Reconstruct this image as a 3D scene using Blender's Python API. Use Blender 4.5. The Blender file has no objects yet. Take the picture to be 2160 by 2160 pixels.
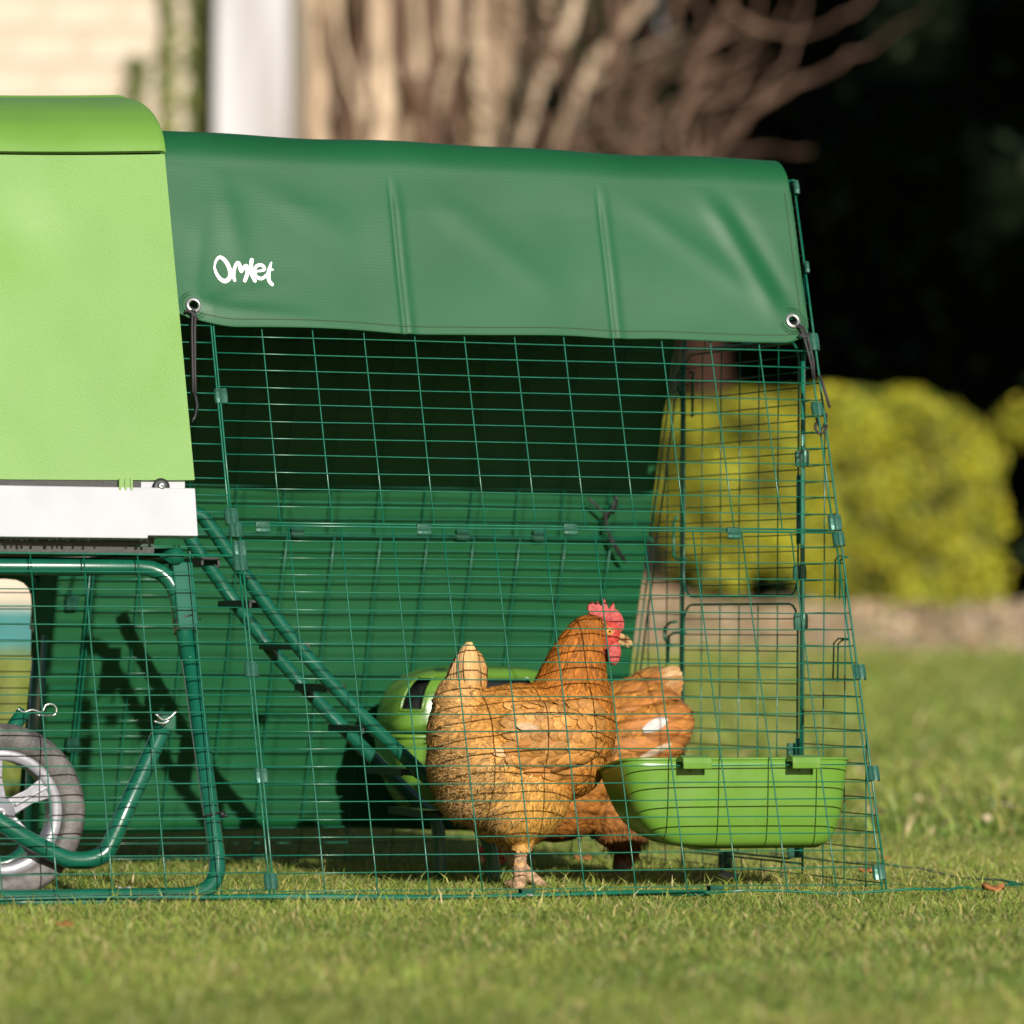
import bpy, bmesh, math, random
import numpy as np
from mathutils import Vector, Matrix
from mathutils.bvhtree import BVHTree
random.seed(7); rng = np.random.default_rng(7)
sc = bpy.context.scene; col = sc.collection

# ---------------------------------------------------------------- camera
F = 11300.0; HZ = 1336.0; ROLL = .0055; HC = .367          # focal length and horizon in photo pixels, roll, eye height
PITCH = math.atan((HZ - 1080) / F)
cp, sp = math.cos(PITCH), math.sin(PITCH); cr, sr = math.cos(ROLL), math.sin(ROLL)
cam = bpy.data.cameras.new('camera'); cam_o = bpy.data.objects.new('camera', cam); col.objects.link(cam_o)
cam.sensor_fit = 'HORIZONTAL'; cam.sensor_width = 36; cam.lens = F / 2160 * 36
cam.clip_start = .1; cam.clip_end = 1000
Xa, Fa, Ua = Vector((1, 0, 0)), Vector((0, cp, sp)), Vector((0, -sp, cp))
ra, ua = Xa * cr + Ua * sr, Xa * -sr + Ua * cr
cam_o.matrix_world = Matrix(((ra.x, ua.x, -Fa.x, 0), (ra.y, ua.y, -Fa.y, 0), (ra.z, ua.z, -Fa.z, HC), (0, 0, 0, 1)))
cam.dof.use_dof = True; cam.dof.focus_distance = 7.42; cam.dof.aperture_fstop = 4.8
sc.camera = cam_o

# ---------------------------------------------------------------- sky, sun, exposure
TH = math.radians(20.5)                                     # the run is turned this much from the picture plane
SUN_EL = math.radians(19.0); SUN_AZ = TH - math.radians(1.5)
sd = Vector((math.sin(SUN_AZ) * math.cos(SUN_EL), -math.cos(SUN_AZ) * math.cos(SUN_EL), math.sin(SUN_EL)))   # towards the sun
w = bpy.data.worlds.new('World'); sc.world = w; w.use_nodes = True
nt = w.node_tree; bg = nt.nodes['Background']
sky = nt.nodes.new('ShaderNodeTexSky'); sky.sky_type = 'NISHITA'; sky.sun_disc = False
sky.sun_elevation = SUN_EL; sky.sun_rotation = math.atan2(sd.x, sd.y)
nt.links.new(sky.outputs[0], bg.inputs[0]); bg.inputs[1].default_value = .055
sun = bpy.data.lights.new('sun', 'SUN'); sun.energy = 5.0; sun.angle = math.radians(.7); sun.color = (1, .945, .865)
sun_o = bpy.data.objects.new('sun', sun); col.objects.link(sun_o)
sun_o.rotation_euler = sd.to_track_quat('Z', 'Y').to_euler(); sun_o.location = sd * 60
sc.view_settings.view_transform = 'Standard'; sc.view_settings.look = 'None'
sc.view_settings.exposure = .35; sc.view_settings.gamma = 1
sc.render.resolution_x = sc.render.resolution_y = 1024

# ---------------------------------------------------------------- places: run frame (u along, v away, w up) and photo pixels
W = 1.04; TL = .333                                          # width of the run at the ground, lean of its sides
P0 = np.array([.522, 7.5, 0.]); EU = np.array([math.cos(TH), math.sin(TH), 0]); EV = np.array([-math.sin(TH), math.cos(TH), 0])
EW = np.array([0, 0, 1.]); CAM = np.array([0, 0, HC])
def L(u, v, z): return P0 + EU * u + EV * v + EW * z
def loc(P): d = np.asarray(P) - P0; return np.array([d @ EU, d @ EV, d[2]])
def ray(x, y):
    dx, dy = x - 1080, y - 1080
    tx, ty = dx * cr + dy * sr, -dx * sr + dy * cr
    d = (tx / F, 1, -ty / F)
    return np.array([d[0], cp * d[1] - sp * d[2], sp * d[1] + cp * d[2]])
OL = loc(CAM)
def hit(x, y, n, k):                                         # plane n . (u,v,w) = k
    d = ray(x, y); dd = np.array([d @ EU, d @ EV, d[2]]); n = np.asarray(n, float)
    return OL + dd * ((k - n @ OL) / (n @ dd))
def at_v(x, y, v): return hit(x, y, (0, 1, 0), v)
def at_u(x, y, u): return hit(x, y, (1, 0, 0), u)
def at_front(x, y, off=0): return hit(x, y, (0, 1, -TL), off)
def at_rear(x, y, off=0): return hit(x, y, (0, 1, TL), W + off)
def at_Y(x, y, Y): d = ray(x, y); return CAM + d * (Y / d[1])
def ground(X, Y):
    Y = np.asarray(Y, float)
    a = np.clip(Y - 8.7, 0, 27.5) * .0069
    b = np.clip((Y - 36.2) / 3.5, 0, 1); b = b * b * (3 - 2 * b) * .15
    return a + b

# ---------------------------------------------------------------- mesh helpers
class MB:
    def __init__(s): s.v = []; s.f = []; s.n = 0; s.c = []; s.uv = []
    def add(s, vs, fs, c=None):
        o = s.n; s.v.extend([tuple(p) for p in vs]); s.f.extend([tuple(i + o for i in f) for f in fs]); s.n += len(vs)
        if c is not None: s.c.extend([c] * len(vs))
        return s
    def tube(s, path, r, n=8, closed=False, flat=None):
        P = [np.asarray(p, float) for p in path]; m = len(P)
        R = r if hasattr(r, '__len__') else [r] * m
        T = []
        for i in range(m):
            a = P[(i - 1) % m] if (closed or i > 0) else P[i]; b = P[(i + 1) % m] if (closed or i < m - 1) else P[i]
            t = b - a; T.append(t / (np.linalg.norm(t) + 1e-12))
        ref = EW if abs(T[0][2]) < .9 else EU
        x = np.cross(T[0], ref); x /= np.linalg.norm(x); vs = []
        for i in range(m):
            x = x - T[i] * (x @ T[i]); x /= np.linalg.norm(x) + 1e-12; y = np.cross(T[i], x)
            for k in range(n):
                a = 2 * math.pi * k / n
                vs.append(P[i] + (x * math.cos(a) + y * math.sin(a) * (flat or 1)) * R[i])
        fs = []
        for i in range(m if closed else m - 1):
            j = (i + 1) % m
            for k in range(n):
                l = (k + 1) % n; fs.append((i * n + k, i * n + l, j * n + l, j * n + k))
        if not closed: fs.append(tuple(reversed(range(n)))); fs.append(tuple((m - 1) * n + k for k in range(n)))
        return s.add(vs, fs)
    def box(s, c, ex, ey, ez):                               # centre and three half-edge vectors
        c, ex, ey, ez = (np.asarray(q, float) for q in (c, ex, ey, ez))
        vs = [c + ex * a + ey * b + ez * d for a in (-1, 1) for b in (-1, 1) for d in (-1, 1)]
        return s.add(vs, [(0, 1, 3, 2), (4, 6, 7, 5), (0, 4, 5, 1), (2, 3, 7, 6), (0, 2, 6, 4), (1, 5, 7, 3)])
    def prism(s, poly, ext):                                 # ngon pushed along ext
        poly = [np.asarray(p, float) for p in poly]; n = len(poly); e = np.asarray(ext, float)
        fs = [tuple(range(n)), tuple(reversed(range(n, 2 * n)))] + [((i + 1) % n, i, n + i, n + (i + 1) % n) for i in range(n)]
        return s.add(poly + [p + e for p in poly], fs)
    def grid(s, fn, nu, nv, wu=False, skip=None):
        vs = [fn(i, j) for i in range(nu) for j in range(nv)]; fs = []
        for i in range(nu if wu else nu - 1):
            for j in range(nv - 1):
                if skip and skip(i, j): continue
                k = (i + 1) % nu; fs.append((i * nv + j, k * nv + j, k * nv + j + 1, i * nv + j + 1))
        return s.add(vs, fs)
    def ell(s, c, a, b, d, nu=14, nv=9):                     # ellipsoid from three half-axis vectors
        c, a, b, d = (np.asarray(q, float) for q in (c, a, b, d)); vs = [c + d]; fs = []
        for j in range(1, nv):
            t = math.pi * j / nv
            for i in range(nu):
                p = 2 * math.pi * i / nu
                vs.append(c + d * math.cos(t) + (a * math.cos(p) + b * math.sin(p)) * math.sin(t))
        vs.append(c - d); e = len(vs) - 1
        for i in range(nu):
            k = (i + 1) % nu; fs.append((0, 1 + i, 1 + k)); fs.append((e, 1 + (nv - 2) * nu + k, 1 + (nv - 2) * nu + i))
            for j in range(nv - 2): fs.append((1 + j * nu + i, 1 + (j + 1) * nu + i, 1 + (j + 1) * nu + k, 1 + j * nu + k))
        return s.add(vs, fs)
    def lathe(s, prof, c, ax, n=40):                         # (radius, along) closed profile about an axis
        c, ax = np.asarray(c, float), np.asarray(ax, float); x = np.cross(ax, EW); x /= np.linalg.norm(x); y = np.cross(ax, x); m = len(prof)
        vs = [c + ax * a + (x * math.cos(2 * math.pi * i / n) + y * math.sin(2 * math.pi * i / n)) * r for i in range(n) for r, a in prof]
        return s.add(vs, [(i * m + j, i * m + (j + 1) % m, ((i + 1) % n) * m + (j + 1) % m, ((i + 1) % n) * m + j) for i in range(n) for j in range(m)])
    def mesh(s, name, smooth=True, origin=(0, 0, 0)):
        me = bpy.data.meshes.new(name); o = np.asarray(origin, float)
        me.from_pydata((np.array(s.v) - o).tolist() if s.v else [], [], s.f)
        if s.c:
            a = me.color_attributes.new('tint', 'FLOAT_COLOR', 'POINT'); a.data.foreach_set('color', np.array([(*q[:3], 1) for q in s.c], dtype=np.float32).ravel())
        me.update()
        if smooth: me.polygons.foreach_set('use_smooth', [True] * len(me.polygons))
        return me

ORG = {}
def link(name, me, mat, parent=None, kind=None, label=None):
    o = bpy.data.objects.new(name, me); col.objects.link(o)
    if mat: me.materials.append(mat)
    if parent: o.parent = parent
    if kind: o['kind'] = kind
    if label: o['label'] = label
    return o
def root_of(o):
    while o.parent: o = o.parent
    return o
def thing(name, base, label, cat, group=None):
    o = bpy.data.objects.new(name, None); col.objects.link(o); o.location = base; o.empty_display_size = .05
    ORG[o.name] = np.asarray(base, float); o['label'] = label; o['category'] = cat
    if group: o['group'] = group
    return o
def part(name, mb, mat, parent, smooth=True, kind=None, label=None, sharp=None, bevel=None):
    o = link(name, mb.mesh(name, smooth, ORG[root_of(parent).name]), mat, parent, kind, label)
    if bevel: b = o.modifiers.new('bevel', 'BEVEL'); b.width = bevel; b.segments = 2; b.limit_method = 'ANGLE'; b.angle_limit = .6; b.harden_normals = False
    if sharp: es = o.modifiers.new('split', 'EDGE_SPLIT'); es.split_angle = sharp
    return o
def solo(name, mb, mat, base, label, cat, group=None, smooth=True):
    o = link(name, mb.mesh(name, smooth, base), mat); o.location = base; o['label'] = label; o['category'] = cat
    if group: o['group'] = group
    return o

# ---------------------------------------------------------------- materials
def mat(name, c, rough=.5, var=.12, scale=30, bump=0, bscale=200, metal=0, spec=.5, c2=None, coat=0, sss=0, trans=0, stretch=None, sheen=0, rv=None):
    m = bpy.data.materials.new(name); m.use_nodes = True; t = m.node_tree; p = t.nodes['Principled BSDF']; N = t.nodes.new; K = t.links.new
    co = N('ShaderNodeTexCoord'); mp = N('ShaderNodeMapping'); K(co.outputs['Object'], mp.inputs[0])
    if stretch: mp.inputs['Scale'].default_value = stretch
    nz = N('ShaderNodeTexNoise'); nz.inputs['Scale'].default_value = scale; nz.inputs['Detail'].default_value = 5; K(mp.outputs[0], nz.inputs[0])
    rp = N('ShaderNodeValToRGB'); a, b = rp.color_ramp.elements; a.position, b.position = .3, .7
    c2 = c2 or tuple(min(1, q * (1 + var)) for q in c); c1 = c if c2 is None or var == 0 else tuple(q * (1 - var) for q in c)
    a.color, b.color = (*c1, 1), (*c2, 1); K(nz.outputs[0], rp.inputs[0]); K(rp.outputs[0], p.inputs['Base Color'])
    p.inputs['Roughness'].default_value = rough; p.inputs['Metallic'].default_value = metal; p.inputs['Specular IOR Level'].default_value = spec
    if rv:
        rn = N('ShaderNodeTexNoise'); rn.inputs['Scale'].default_value = rv[1]; rn.inputs['Detail'].default_value = 7; K(co.outputs['Object'], rn.inputs[0]); rr = N('ShaderNodeMapRange'); rr.inputs[1].default_value = .3; rr.inputs[2].default_value = .7; rr.inputs[3].default_value = rough - rv[0]; rr.inputs[4].default_value = rough + rv[0]; K(rn.outputs[0], rr.inputs[0]); K(rr.outputs[0], p.inputs['Roughness'])
    if coat: p.inputs['Coat Weight'].default_value = coat; p.inputs['Coat Roughness'].default_value = .12
    if sss: p.inputs['Subsurface Weight'].default_value = sss; p.inputs['Subsurface Radius'].default_value = (.01, .004, .002)
    if sheen: p.inputs['Sheen Weight'].default_value = sheen
    if bump:
        n2 = N('ShaderNodeTexNoise'); n2.inputs['Scale'].default_value = bscale; n2.inputs['Detail'].default_value = 3; K(mp.outputs[0], n2.inputs[0])
        bp = N('ShaderNodeBump'); bp.inputs['Strength'].default_value = bump; bp.inputs['Distance'].default_value = .002; K(n2.outputs[0], bp.inputs['Height']); K(bp.outputs[0], p.inputs['Normal'])
    if trans:
        tr = N('ShaderNodeBsdfTranslucent'); K(rp.outputs[0], tr.inputs[0]); mx = N('ShaderNodeMixShader'); mx.inputs[0].default_value = trans
        K(p.outputs[0], mx.inputs[1]); K(tr.outputs[0], mx.inputs[2]); K(mx.outputs[0], t.nodes['Material Output'].inputs[0])
    return m
def tinted(name, rough=.6, trans=.25, rand=.25, spec=.3, barbs=False):
    m = bpy.data.materials.new(name); m.use_nodes = True; t = m.node_tree; p = t.nodes['Principled BSDF']; N = t.nodes.new; K = t.links.new
    at = N('ShaderNodeAttribute'); at.attribute_name = 'tint'; g = N('ShaderNodeNewGeometry')
    mr = N('ShaderNodeMapRange'); mr.inputs[3].default_value = 1 - rand; mr.inputs[4].default_value = 1 + rand; K(g.outputs['Random Per Island'], mr.inputs[0])
    mu = N('ShaderNodeVectorMath'); mu.operation = 'SCALE'; K(at.outputs['Color'], mu.inputs[0]); K(mr.outputs[0], mu.inputs['Scale']); out = mu.outputs[0]
    if barbs:
        uv = N('ShaderNodeUVMap'); uv.uv_map = 'barb'; mp = N('ShaderNodeMapping'); mp.inputs['Scale'].default_value = (16, 2.2, 1); mp.inputs['Rotation'].default_value = (0, 0, .25); K(uv.outputs[0], mp.inputs[0])
        nz = N('ShaderNodeTexNoise'); nz.inputs['Scale'].default_value = 1.6; nz.inputs['Detail'].default_value = 4; K(mp.outputs[0], nz.inputs[0])
        m2 = N('ShaderNodeMapRange'); m2.inputs[1].default_value = .3; m2.inputs[2].default_value = .7; m2.inputs[3].default_value = .5; m2.inputs[4].default_value = 1.34; K(nz.outputs[0], m2.inputs[0])
        mv = N('ShaderNodeVectorMath'); mv.operation = 'SCALE'; K(out, mv.inputs[0]); K(m2.outputs[0], mv.inputs['Scale']); out = mv.outputs[0]
        bp = N('ShaderNodeBump'); bp.inputs['Strength'].default_value = .5; bp.inputs['Distance'].default_value = .001; K(nz.outputs[0], bp.inputs['Height']); K(bp.outputs[0], p.inputs['Normal'])
    K(out, p.inputs['Base Color']); p.inputs['Roughness'].default_value = rough; p.inputs['Specular IOR Level'].default_value = spec
    tr = N('ShaderNodeBsdfTranslucent'); K(out, tr.inputs[0]); mx = N('ShaderNodeMixShader'); mx.inputs[0].default_value = trans
    K(p.outputs[0], mx.inputs[1]); K(tr.outputs[0], mx.inputs[2]); K(mx.outputs[0], t.nodes['Material Output'].inputs[0])
    return m
M = dict(
    lime=mat('lime_plastic', (.118, .255, .036), .45, .05, 7, .14, 520, spec=.7, rv=(.09, 9)),
    trough=mat('trough_plastic', (.103, .222, .026), .30, .07, 14, .05, 500, spec=.7, rv=(.1, 25)),
    tube=mat('green_powder_coat', (.004, .082, .046), .27, .15, 20, .04, 300, spec=.6, coat=.3),
    wire=mat('green_wire', (.004, .105, .060), .3, .2, 60, spec=.55),
    clip=mat('green_clip_metal', (.022, .095, .062), .26, .3, 80, .1, 300, metal=.3),
    white=mat('white_plastic', (.40, .405, .43), .32, .05, 9, .03, 500, rv=(.12, 14)),
    dark=mat('dark_plastic', (.012, .014, .013), .45, .2, 40, .1, 200),
    rung=mat('black_rung', (.010, .013, .012), .4, .2, 60, .1, 300),
    steel=mat('steel', (.45, .46, .45), .3, .1, 60, metal=.8),
    rim=mat('wheel_rim', (.30, .295, .33), .36, .15, 30, .2, 120, metal=.35),
    tyre=mat('worn_tyre', (.045, .042, .042), .6, .35, 38, .6, 160, c2=(.15, .135, .125)),
    cord=mat('black_cord', (.022, .020, .022), .6, .3, 900, .4, 900),
    stitch=mat('brown_thread', (.05, .06, .03), .8),
    ink=mat('white_print', (.80, .80, .82), .5, .01),
    skin=mat('red_skin', (.36, .028, .026), .45, .25, 220, .7, 600, c2=(.50, .085, .075), sss=.15),
    beak=mat('horn_beak', (.30, .16, .05), .4, .25, 120, .1, 300, c2=(.48, .31, .14)),
    eye=mat('eye', (.75, .32, .05), .1, .1, 100),
    pupil=mat('pupil', (.004, .004, .004), .05, 0),
    drop=None,
    soil=mat('soil', (.36, .23, .14), .95, .3, 2.5, .6, 30, c2=(.62, .46, .31)),
    leafm=mat('dry_leaf', (.40, .17, .05), .7, .4, 50, .2, 200, trans=.2),
    wall=mat('cream_stone', (.47, .38, .28), .85, .12, .9, .4, 20, c2=(.60, .53, .44), spec=.1),
    pillar=mat('white_paint', (.40, .38, .375), .8, .2, 3, c2=(.52, .51, .53), stretch=(1, 1, .15), spec=.1),
    roof=mat('roof_slate', (.08, .07, .07), .7, .3, 5),
    teal=mat('teal_paint', (.02, .17, .17), .4, .08, 6),
    bark=mat('pale_bark', (.20, .125, .075), .95, .3, 2.6, 1, 9, c2=(.66, .52, .37), stretch=(1, 1, .16), spec=.1),
    limb=mat('pink_bark', (.075, .045, .032), .9, .3, 3, .6, 20, c2=(.19, .12, .085), stretch=(1, 1, .3), spec=.1),
    redbark=mat('red_bark', (.022, .011, .007), .9, .3, 3, .6, 20, c2=(.055, .027, .018), stretch=(1, 1, .3), spec=.1),
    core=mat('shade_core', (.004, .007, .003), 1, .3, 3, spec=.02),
    leaf=tinted('leaves', .55, .25, .35), grassm=tinted('grass', .5, .30, .30, .35),
    feather=tinted('feathers', .55, .12, .17, .25, True), body=tinted('hen_body', .75, 0, 0, .2),
)
m = bpy.data.materials.new('water_drop'); m.use_nodes = True; p_ = m.node_tree.nodes['Principled BSDF']
p_.inputs['Transmission Weight'].default_value = 1; p_.inputs['Roughness'].default_value = .02; p_.inputs['IOR'].default_value = 1.33; M['drop'] = m
def lawn_mat():
    m = bpy.data.materials.new('lawn_ground'); m.use_nodes = True; t = m.node_tree; p = t.nodes['Principled BSDF']; N = t.nodes.new; K = t.links.new
    co = N('ShaderNodeTexCoord'); n1 = N('ShaderNodeTexNoise'); n1.inputs['Scale'].default_value = 1.1; n1.inputs['Detail'].default_value = 6; K(co.outputs['Object'], n1.inputs[0])
    r1 = N('ShaderNodeValToRGB'); e = r1.color_ramp.elements; e[0].position, e[1].position = .3, .72
    e[0].color, e[1].color = (.13, .17, .035, 1), (.25, .23, .07, 1); x = e.new(.5); x.color = (.19, .235, .05, 1); K(n1.outputs[0], r1.inputs[0])
    n2 = N('ShaderNodeTexNoise'); n2.inputs['Scale'].default_value = 45; n2.inputs['Detail'].default_value = 4; K(co.outputs['Object'], n2.inputs[0])
    mx = N('ShaderNodeMix'); mx.data_type = 'RGBA'; mx.blend_type = 'OVERLAY'; mx.inputs[0].default_value = .6; K(r1.outputs[0], mx.inputs[6]); K(n2.outputs[0], mx.inputs[7]); K(mx.outputs[2], p.inputs['Base Color'])
    bp = N('ShaderNodeBump'); bp.inputs['Strength'].default_value = .7; bp.inputs['Distance'].default_value = .02; K(n2.outputs[0], bp.inputs['Height']); K(bp.outputs[0], p.inputs['Normal'])
    p.inputs['Roughness'].default_value = .95; return m
def tarp_mat():
    m = bpy.data.materials.new('pvc_tarpaulin'); m.use_nodes = True; t = m.node_tree; p = t.nodes['Principled BSDF']; N = t.nodes.new; K = t.links.new
    uv = N('ShaderNodeUVMap'); uv.uv_map = 'weave'; wv = N('ShaderNodeTexWave'); wv.wave_type = 'BANDS'; wv.bands_direction = 'Y'; wv.inputs['Scale'].default_value = 62; wv.inputs['Distortion'].default_value = .6; wv.inputs['Detail'].default_value = 1
    K(uv.outputs[0], wv.inputs[0])
    nz = N('ShaderNodeTexNoise'); nz.inputs['Scale'].default_value = 5; nz.inputs['Detail'].default_value = 4; K(uv.outputs[0], nz.inputs[0])
    rp = N('ShaderNodeValToRGB'); a, b = rp.color_ramp.elements; a.position, b.position = .35, .65; a.color, b.color = (.0028, .072, .019, 1), (.0036, .082, .024, 1); K(nz.outputs[0], rp.inputs[0]); K(rp.outputs[0], p.inputs['Base Color'])
    bp = N('ShaderNodeBump'); bp.inputs['Strength'].default_value = .035; bp.inputs['Distance'].default_value = .0008; K(wv.outputs[0], bp.inputs['Height']); K(bp.outputs[0], p.inputs['Normal'])
    p.inputs['Roughness'].default_value = .54; p.inputs['Specular IOR Level'].default_value = .48
    rn = N('ShaderNodeTexNoise'); rn.inputs['Scale'].default_value = 14; rn.inputs['Detail'].default_value = 6; K(uv.outputs[0], rn.inputs[0]); rr = N('ShaderNodeMapRange'); rr.inputs[3].default_value = .44; rr.inputs[4].default_value = .64; K(rn.outputs[0], rr.inputs[0]); K(rr.outputs[0], p.inputs['Roughness'])
    tr = N('ShaderNodeBsdfTranslucent'); tr.inputs[0].default_value = (.005, .09, .03, 1); mx = N('ShaderNodeMixShader'); mx.inputs[0].default_value = .04
    K(p.outputs[0], mx.inputs[1]); K(tr.outputs[0], mx.inputs[2]); K(mx.outputs[0], t.nodes['Material Output'].inputs[0]); return m
def mottle(m, scale, lo, hi, bs, bump):
    t = m.node_tree; p = t.nodes['Principled BSDF']; N = t.nodes.new; K = t.links.new; src = p.inputs['Base Color'].links[0].from_socket
    co = N('ShaderNodeTexCoord'); nz = N('ShaderNodeTexNoise'); nz.inputs['Scale'].default_value = scale; nz.inputs['Detail'].default_value = 5; K(co.outputs['Object'], nz.inputs[0])
    mr = N('ShaderNodeMapRange'); mr.inputs[1].default_value = .35; mr.inputs[2].default_value = .65; mr.inputs[3].default_value = lo; mr.inputs[4].default_value = hi; K(nz.outputs[0], mr.inputs[0])
    sc_ = N('ShaderNodeVectorMath'); sc_.operation = 'SCALE'; K(src, sc_.inputs[0]); K(mr.outputs[0], sc_.inputs['Scale']); K(sc_.outputs[0], p.inputs['Base Color'])
    vo = N('ShaderNodeTexVoronoi'); vo.inputs['Scale'].default_value = bs; K(co.outputs['Object'], vo.inputs[0]); b = N('ShaderNodeBump'); b.inputs['Strength'].default_value = bump; b.inputs['Distance'].default_value = .002; K(vo.outputs[0], b.inputs['Height']); K(b.outputs[0], p.inputs['Normal'])
mottle(M['body'], 130, .45, 1.15, 420, .8)
M['lawn'] = lawn_mat(); M['tarp'] = tarp_mat()

# ================================================================ SETTING
mb = MB(); ys = [-30, 0, 3, 4.5] + [5 + .5 * i for i in range(9)] + [10 + 2 * i for i in range(16)] + [44, 50, 60, 80, 140, 400]; xs = [-150, -60, -20, -8, -4, -2, -1, 0, 1, 2, 4, 8, 20, 60, 150]
mb.grid(lambda i, j: (xs[i], ys[j], float(ground(xs[i], ys[j])) - .002), len(xs), len(ys))
lawn = link('lawn', mb.mesh('lawn'), M['lawn'], kind='structure')
mb = MB()
def bedf(i, j):
    X = -3 + i * .45; y0 = 36.0 + .5 * math.sin(i * .7) + .25 * math.sin(i * 2.1); Y = y0 + (44.5 - y0) * j / 16
    return (X, Y, float(ground(X, Y)) + .012 + .05 * math.sin(j * 1.9 + i) * math.sin(i * 1.3) * min(1, j / 3) * (j < 16) + .05 * min(1, j / 2) + .16 * min(1, j / 5) + (.50 * min(1, max(0, j - 7) / 4) * min(1, max(0, (2.9 - X) / .8)) * min(1, max(0, (X + .2) / .8)) if j < 16 else 0))
mb.grid(bedf, 30, 17); bed = link('soil_bed', mb.mesh('soil_bed'), M['soil'], kind='structure')

# grass: blades as one countless mass
def grass(n, y0, y1, h0, h1, wd, name, scale_far=False):
    Y = np.sqrt(rng.uniform(y0 ** 2, y1 ** 2, n)) if not scale_far else np.exp(rng.uniform(math.log(y0), math.log(y1), n))
    hw = Y * 1080 / F * (1.22 if not scale_far else 1.75) + .42; X = rng.uniform(-1, 1, n) * hw
    k = np.ones(n) if not scale_far else (Y / 9.5) ** .75
    # patchiness
    def nzz(f, s): return np.sin(X * f + s) * np.sin(Y * f * .8 + 1.7 * s) + .5 * np.sin(X * f * 2.3 - Y * f * 1.9 + s * 2.2)
    pat = nzz(2.1, .4) * .5 + nzz(5.3, 2.) * .35 + nzz(13., 4.) * .25
    keep = rng.uniform(0, 1, n) < np.clip(.93 - .28 * (pat < -.55), 0, 1)
    X, Y, k, pat = X[keep], Y[keep], k[keep], pat[keep]; n = len(X)
    h = rng.uniform(h0, h1, n) * k * (1 + .22 * pat) * np.where(rng.uniform(0, 1, n) < .05, 1.8, 1)
    a = rng.uniform(0, 2 * np.pi, n); lean = rng.uniform(.25, 1.25, n) * h; b = rng.uniform(0, 2 * np.pi, n)
    wd_ = wd * rng.uniform(.6, 1.3, n) * k
    Z = ground(X, Y) - .003
    sx, sy = np.cos(a) * wd_, np.sin(a) * wd_; lx, ly = np.cos(b) * lean, np.sin(b) * lean
    V = np.empty((n, 5, 3), np.float32)
    V[:, 0] = np.c_[X - sx, Y - sy, Z]; V[:, 1] = np.c_[X + sx, Y + sy, Z]
    V[:, 2] = np.c_[X - sx * .75 + lx * .35, Y - sy * .75 + ly * .35, Z + h * .62]; V[:, 3] = np.c_[X + sx * .75 + lx * .35, Y + sy * .75 + ly * .35, Z + h * .62]
    V[:, 4] = np.c_[X + lx, Y + ly, Z + h * .98 - .1 * lean]
    base = np.arange(n, dtype=np.int32)[:, None] * 5
    lv = (base + np.array([0, 1, 3, 2, 2, 3, 4], np.int32)).ravel()
    me = bpy.data.meshes.new(name); me.vertices.add(n * 5); me.vertices.foreach_set('co', V.ravel())
    me.loops.add(n * 7); me.loops.foreach_set('vertex_index', lv); me.polygons.add(n * 2)
    ls = (np.arange(n, dtype=np.int32)[:, None] * 7 + np.array([0, 4], np.int32)).ravel(); me.polygons.foreach_set('loop_start', ls)
    me.polygons.foreach_set('loop_total', np.tile(np.array([4, 3], np.int32), n)); me.update(calc_edges=True)
    g1, g2, g3, st = (np.array(q) for q in ((.125, .215, .034), (.275, .315, .062), (.37, .33, .10), (.48, .38, .19)))
    t = np.clip(.5 + .35 * pat + rng.normal(0, .25, n), 0, 1)[:, None]; C = g1 * (1 - t) + g2 * t
    pb = (nzz(3.3, 5.1) * .6 + nzz(9.1, .9) * .4)[:, None] if False else pat[:, None]; C = C * (1 + .16 * np.sin(pat * 5))[:, None]
    r = rng.uniform(0, 1, n)[:, None]; C = np.where(r < .20 + .08 * (pat[:, None] > .3), g3, C); C = np.where(r < .06 + .16 * (pat[:, None] < -.75), st, C)
    C4 = np.ones((n, 5, 4), np.float32); C4[:, :, :3] = C[:, None, :]
    at = me.color_attributes.new('tint', 'FLOAT_COLOR', 'POINT'); at.data.foreach_set('color', C4.ravel())
    return link(name, me, M['grassm'], kind='stuff')
gr = grass(560000, 4.4, 9.6, .006, .021, .0012, 'grass_blades'); gr['label'] = 'short mown lawn grass around and inside the wire run'; gr['category'] = 'grass'
gf = grass(150000, 9.5, 36.5, .022, .05, .0035, 'distant_grass', True); gf['label'] = 'blurred lawn grass stretching back to the soil bed'; gf['category'] = 'grass'

# ---------------------------------------------------------------- leaf clouds for hedges and trees
def leaves(mb_pts, mb_nrm, size, cols, nz=.6, aspect=.55):
    n = len(mb_pts); P = np.asarray(mb_pts); Nn = np.asarray(mb_nrm) + rng.normal(0, nz, (n, 3)); Nn /= np.linalg.norm(Nn, axis=1)[:, None]
    T = np.cross(Nn, rng.normal(0, 1, (n, 3))); T /= np.linalg.norm(T, axis=1)[:, None]; B = np.cross(Nn, T)
    s = (size * rng.uniform(.6, 1.4, n))[:, None]
    V = np.stack([P - T * s, P + B * s * aspect + Nn * s * .12, P + T * s, P - B * s * aspect + Nn * s * .12], 1)
    C = np.asarray(cols)
    return V, C
def leaf_obj(name, V, C, mt, parent, kind='stuff'):
    n = len(V); o = ORG[root_of(parent).name]; me = bpy.data.meshes.new(name)
    me.vertices.add(n * 4); me.vertices.foreach_set('co', (V - o).astype(np.float32).ravel()); me.loops.add(n * 4); me.loops.foreach_set('vertex_index', np.arange(n * 4, dtype=np.int32))
    me.polygons.add(n); me.polygons.foreach_set('loop_start', np.arange(n, dtype=np.int32) * 4); me.polygons.foreach_set('loop_total', np.full(n, 4, np.int32)); me.update(calc_edges=True)
    C4 = np.ones((n, 4, 4), np.float32); C4[:, :, :3] = C[:, None, :]; a = me.color_attributes.new('tint', 'FLOAT_COLOR', 'POINT'); a.data.foreach_set('color', C4.ravel())
    return link(name, me, mt, parent, kind)
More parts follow.
